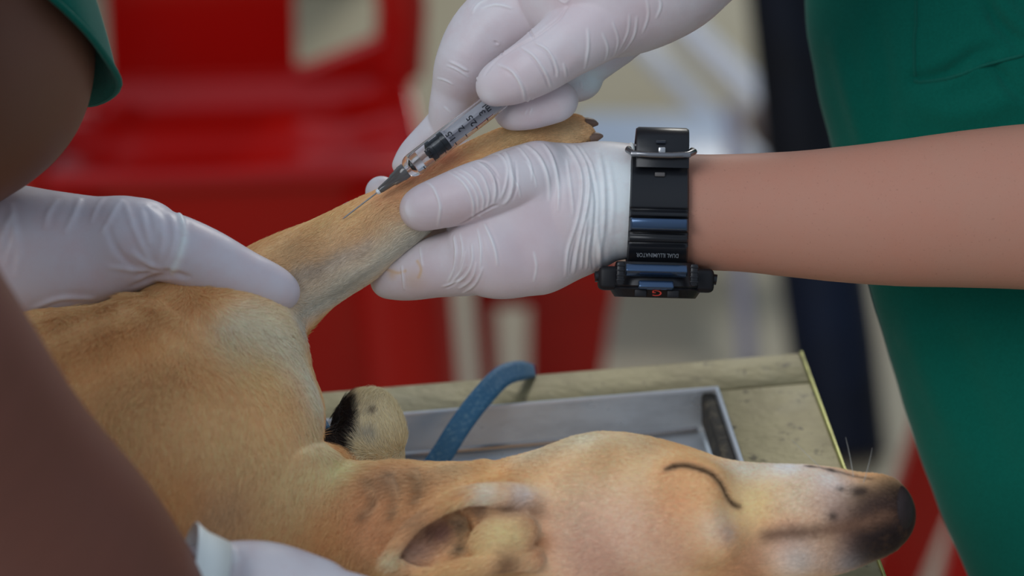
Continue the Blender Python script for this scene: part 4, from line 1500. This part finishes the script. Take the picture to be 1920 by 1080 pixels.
def plate(mb, yt, yb, sc0, sc1, sc2=None):
    lay = [(yt, sc0), (yt - 3, sc0 + .02), (yb + 6, sc1), (yb, sc1 - .05)]
    V, F = [], []
    for y_, s_ in lay:
        for x_, z_ in prof8:
            V.append((x_ * s_ * p1, y_ * p1, z_ * s_ * p1))
    n_ = len(prof8)
    for i in range(len(lay) - 1):
        for k in range(n_):
            F.append((i * n_ + k, i * n_ + (k + 1) % n_, (i + 1) * n_ + (k + 1) % n_, (i + 1) * n_ + k))
    F.append(tuple(range(n_)))
    F.append(tuple(range((len(lay) - 1) * n_, len(lay) * n_))[::-1])
    mb.raw(V, F)


plate(ca_, -100, -150, 0.86, 1.0)
ca_.build('case', M_BLACK, watch, angle=35)
bz_ = MB(WM)
plate(bz_, -148, -166, 0.98, 0.93)
for sx in (-1, 1):
    bz_.box((sx * 30 * p1, -158 * p1, 86 * p1), (22 * p1, 13 * p1, 12 * p1), bev=2 * p1)
bz_.build('bezel', M_BLACK2, watch, angle=35)
lug = MB(WM)
lug.box((-2 * p1, -116 * p1, 96 * p1), (114 * p1, 17 * p1, 20 * p1), rot=Matrix.Rotation(math.radians(-35), 4, 'X'), bev=3 * p1, seg=3)
tag(lug.build('lug_cover', M_PAINTED_REFL, watch), 'glossy dark cover with a blue reflection painted into its colour')
fr = MB(WM)
fr.box((-2 * p1, -143 * p1, 96 * p1), (66 * p1, 16 * p1, 12 * p1), rot=Matrix.Rotation(math.radians(-30), 4, 'X'), bev=4 * p1, seg=3)
fr.build('light_button', M_PAINTED_REFL, watch)
for sx in (-1, 1):
    for dz in (-34, 34):
        gdo = MB(WM)
        gdo.box((sx * 88 * p1, -132 * p1, dz * p1 * 1.1), (40 * p1, 46 * p1, 44 * p1), bev=10 * p1, seg=3, taper=0.9)
        gdo.build('button_guard', M_BLACK2, watch)
        bt = MB(WM)
        bt.tube([(sx * 98 * p1, -128 * p1, dz * 1.1 * p1), (sx * 113 * p1, -130 * p1, dz * 1.1 * p1)], 10 * p1, 16)
        bt.build('push_button', M_STEEL if False else M_BLACK, watch)
    rg = MB(WM)
    rg.box((sx * 68 * p1, -122 * p1, 92 * p1), (14 * p1, 40 * p1, 12 * p1), bev=3 * p1)
    for q in range(4):
        rg.box((sx * 68 * p1, (-108 - q * 9) * p1, 98 * p1), (15 * p1, 3 * p1, 4 * p1), bev=1 * p1)
    rg.build('ribbed_lug', M_BLACK, watch)
V_, F_ = text_mesh('G', 24 * p1)
b = MB(WM)
b.raw([(-vx * 1.15, -157 * p1 - vy * 0.62, 87.5 * p1 * 1.0 + 0.0012) for vx, vy, _ in V_], F_)
tag(b.build('letter_mark', M_RED_PRINT, watch, smooth=False), 'small red letter on the case side')


# ------------------------------------------------------------------ background: red plastic furniture
def panel(name, corners, th, m, parent, bev=0.004, hole=None):
    """a moulded panel through four world corners"""
    c = [Vector(p) for p in corners]
    n = (c[1] - c[0]).cross(c[3] - c[0]).normalized()
    b = MB()
    V = c + [p + n * th for p in c]
    bb = bmesh.new()
    vs = [bb.verts.new(p) for p in V]
    for f_ in ((0, 1, 2, 3), (7, 6, 5, 4), (0, 4, 5, 1), (1, 5, 6, 2), (2, 6, 7, 3), (3, 7, 4, 0)):
        bb.faces.new([vs[i] for i in f_])
    bmesh.ops.recalc_face_normals(bb, faces=bb.faces[:])
    bmesh.ops.bevel(bb, geom=bb.edges[:], offset=bev, segments=3, affect='EDGES', profile=0.5)
    b._merge(bb, Matrix.Identity(4))
    return b.build(name, m, parent)


SEAT_Z = 0.42
c00 = on_plane(60, 345, SEAT_Z)        # front left of the seat
c10 = on_plane(796, 322, SEAT_Z)       # front right
c11 = on_plane(756, 132, SEAT_Z)       # back right
c01 = on_plane(150, 150, SEAT_Z)       # back left
ctr = (c00 + c10 + c11 + c01) / 4
chair = thing('plastic_chair', (ctr.x, ctr.y, 0), 'glossy red plastic armchair behind the table, seen blurred past the dog', 'chair')
# seat: a slightly dished grid with ribs
V_, F_ = [], []
nx_, ny_ = 30, 24
for i in range(nx_ + 1):
    for j in range(ny_ + 1):
        a, b_ = i / nx_, j / ny_
        p = c00.lerp(c10, a).lerp(c01.lerp(c11, a), b_)
        edge = min(a, 1 - a, b_, 1 - b_)
        z_ = p.z - 0.012 * min(1, edge * 6) + 0.004 * math.sin(b_ * 14)
        drop = 0.0
        V_.append((p.x, p.y, z_))
for i in range(nx_):
    for j in range(ny_):
        F_.append((i * (ny_ + 1) + j, (i + 1) * (ny_ + 1) + j, (i + 1) * (ny_ + 1) + j + 1, i * (ny_ + 1) + j + 1))
seat = mesh_obj('seat', V_, F_, M_RED, chair)
md = seat.modifiers.new('thick', 'SOLIDIFY'); md.thickness = 0.006
rl = MB()
rl.tube([c00, c10, c11, c01, c00], 0.009, 12)
rl.build('seat_rail', M_RED, chair)
# aprons
dz1 = Vector((0, 0, -0.26))
inn = (ctr - (c00 + c10) / 2).normalized() * 0.03
panel('apron', [c00, c10, c10 + dz1 + Vector((0.012, 0.02, 0)), c00 + dz1 + inn], 0.006, M_RED, chair)
panel('apron', [c10, c11, c11 + dz1, c10 + dz1 + Vector((0.012, 0.02, 0))], 0.006, M_RED, chair)
# legs
for p, w_ in ((c00, 0.06), (c10, 0.075), (c11, 0.05), (c01, 0.05)):
    out_ = Vector(((p - ctr).x, (p - ctr).y, 0)).normalized()
    inn_ = -out_
    b = MB()
    side = 1 if p is c10 else -1
    q0 = p + inn_ * 0.03
    q1 = Vector((p.x, p.y, 0)) + out_ * 0.035 + inn_ * 0.03
    b.tube([q0 + Vector((0, 0, -0.01)), q0.lerp(q1, 0.5), q1 + Vector((0, 0, 0.001))], [w_ * 0.55, w_ * 0.5, w_ * 0.4], 20)
    b.build('leg', M_RED, chair)
# back rest with the open slot at its right
bh = 0.46
lean = Vector((0.0, 0.07, 0))
bl, br = c01.lerp(c11, 0.09), c01.lerp(c11, 0.67)
panel('backrest', [bl, br, br + Vector((0, 0, bh)) + lean, bl + Vector((0, 0, bh)) + lean], 0.007, M_RED, chair, bev=0.003)
b = MB()
b.tube([c11 + Vector((-0.004, 0, 0)), c11 + Vector((0.000, 0.0, 0.06)), c11 + Vector((-0.012, 0.02, 0.15)), c11 + Vector((-0.02, .05, 0.25)), c11 + Vector((-0.04, 0.07, bh)), br + Vector((0, 0.0, bh)) + lean], 0.021, 16)
b.build('back_post', M_RED, chair)
panel('lower_rail', [br, c11, c11 + Vector((0, 0, 0.045)), br + Vector((0, 0, 0.008))], 0.012, M_RED, chair, bev=0.004)
b = MB()
arm_y = [c11 + Vector((0.004, 0, 0.17)), c11.lerp(c10, 0.3) + Vector((0.008, 0, 0.16)), c11.lerp(c10, 0.75) + Vector((0.01, 0, 0.14)), c10 + Vector((0.006, 0, 0.07)), c10]
b = MB()
b.tube([c01 + Vector((0, 0, 0.16)), c01.lerp(c00, 0.5) + Vector((-0.02, 0, 0.15)), c00 + Vector((-0.02, 0, 0.1)), c00], 0.014, 14)
b.build('armrest', M_RED, chair)


def stool(px_l, px_r, py_top, h, label, depth=0.16, splay=0.02, name='plastic_stool', legw=0.055, legr=None):
    p0, p1_ = on_plane(px_l, py_top, h), on_plane(px_r, py_top, h)
    ct = (p0 + p1_) / 2 + Vector((0, depth / 2, 0))
    w = (p1_ - p0).length
    t = thing(name, (ct.x, ct.y, 0), label, 'stool')
    b = MB()
    b.box((ct.x, ct.y, h - 0.008), (w, depth, 0.016), bev=0.006, seg=3)
    b.build('seat', M_RED, t)
    b = MB()
    b.box((ct.x, ct.y - depth / 2 + 0.004, h - 0.035), (w * 0.96, 0.006, 0.05), bev=0.002)
    b.build('apron', M_RED, t)
    b = MB()
    b.box((ct.x, ct.y + depth / 2 - 0.004, h - 0.035), (w * 0.96, 0.006, 0.05), bev=0.002)
    b.build('apron', M_RED, t)
    for sx in (-1, 1):
        for sy in (-1, 1):
            lw = legw if sx > 0 else (legr or legw)
            b = MB()
            x0_ = ct.x + sx * (w / 2 - lw / 2)
            y0__ = ct.y + sy * (depth / 2 - 0.012)
            V = []
            for z_, k_ in ((h - 0.012, 0), (0, 1)):
                for qx, qy in ((-lw / 2, -0.01), (lw / 2, -0.01), (lw / 2, 0.01), (-lw / 2, 0.01)):
                    V.append((x0_ + sx * splay * k_ + qx * (1 - 0.25 * k_), y0__ + sy * splay * k_ + qy, z_))
            b.raw(V, [(0, 1, 2, 3), (7, 6, 5, 4), (0, 4, 5, 1), (1, 5, 6, 2), (2, 6, 7, 3), (3, 7, 4, 0)])
            b.build('leg', M_RED, t)
    return t


stool(880, 1160, 470, 0.24, 'small red plastic stool on the floor beyond the gripping hand', depth=0.10, splay=-0.012, legw=0.075, legr=0.018)
stool(1810, 2100, 890, 0.30, 'red plastic stool half hidden behind the green shirt at lower right', depth=0.2, splay=0.05, legw=0.06)

# dark post
pa, pb = on_plane(1560, 905, 0.0), None
post = MB()
top = cw(1452, -140, (D0 - 3.25) / U)
base_ = on_plane(1590, 860, 0.0)
mid = top.lerp(base_, 0.5)
post.tube([top, top.lerp(base_, .3), mid, top.lerp(base_, .8), base_], [0.032, .036, .040, .040, .036], 20)
o = post.build('equipment_post', M_POST)
tag(o, 'dark navy slanting post standing on the pale floor behind the forearm', 'post')

# folding frame with shiny diagonal bars and a pale shelf
g0 = on_plane(1330, 330, 0.0)
fold = thing('folding_stand', (g0.x, g0.y, 0), 'shiny metal folding stand with diagonal bars, blurred behind the watch', 'stand')
for (xa, ya, za), (xb, yb, zb_), r in (((1120, 0, .10), (1440, 330, 0.012), 0.012), ((1200, -30, .14), (1490, 250, 0.03), 0.015)):
    b = MB()
    b.tube([on_plane(xa, ya, za), on_plane(xb, yb, zb_)], r, 14)
    b.build('leg', M_WHITEMETAL, fold)
b = MB()
pA, pB = on_plane(1080, 250, 0.10), on_plane(1400, 330, 0.10)
b.box(((pA + pB) / 2)[:2] + (0.10,), ((pB - pA).length * 0.9, 0.14, 0.012), bev=0.004)
b.build('shelf', mat('pale_blue_shelf', base=S(176, 190, 206), rough=0.3), fold)
b = MB()
pc = on_plane(1452, 215, 0.12)
b.tube([pc + Vector((-0.02, 0, -0.02)), pc + Vector((0.03, 0, 0.01))], 0.022, 16)
b.build('hinge', mat('rusty_hinge', base=S(140, 120, 110), rough=0.5), fold)
b = MB()
pq = on_plane(1395, 600, 0.0)
b.tube([on_plane(1370, 200, 0.15), on_plane(1402, 690, 0.012)], 0.008, 12)
b.build('leg', mat('dull_lilac_metal', base=S(160, 155, 168), rough=0.5), fold)

# dark cabinet behind the chair, upper left
cq = on_plane(150, -60, 0.0)
b = MB()
b.box((cq.x - 0.05, cq.y + 0.1, 0.22), (0.75, 0.3, 0.44), bev=0.01)
cab = b.build('storage_bin', mat('dark_olive_bin', base=S(44, 44, 34), rough=0.7), None)
tag(cab, 'dark olive storage bin standing behind the red armchair', 'bin')
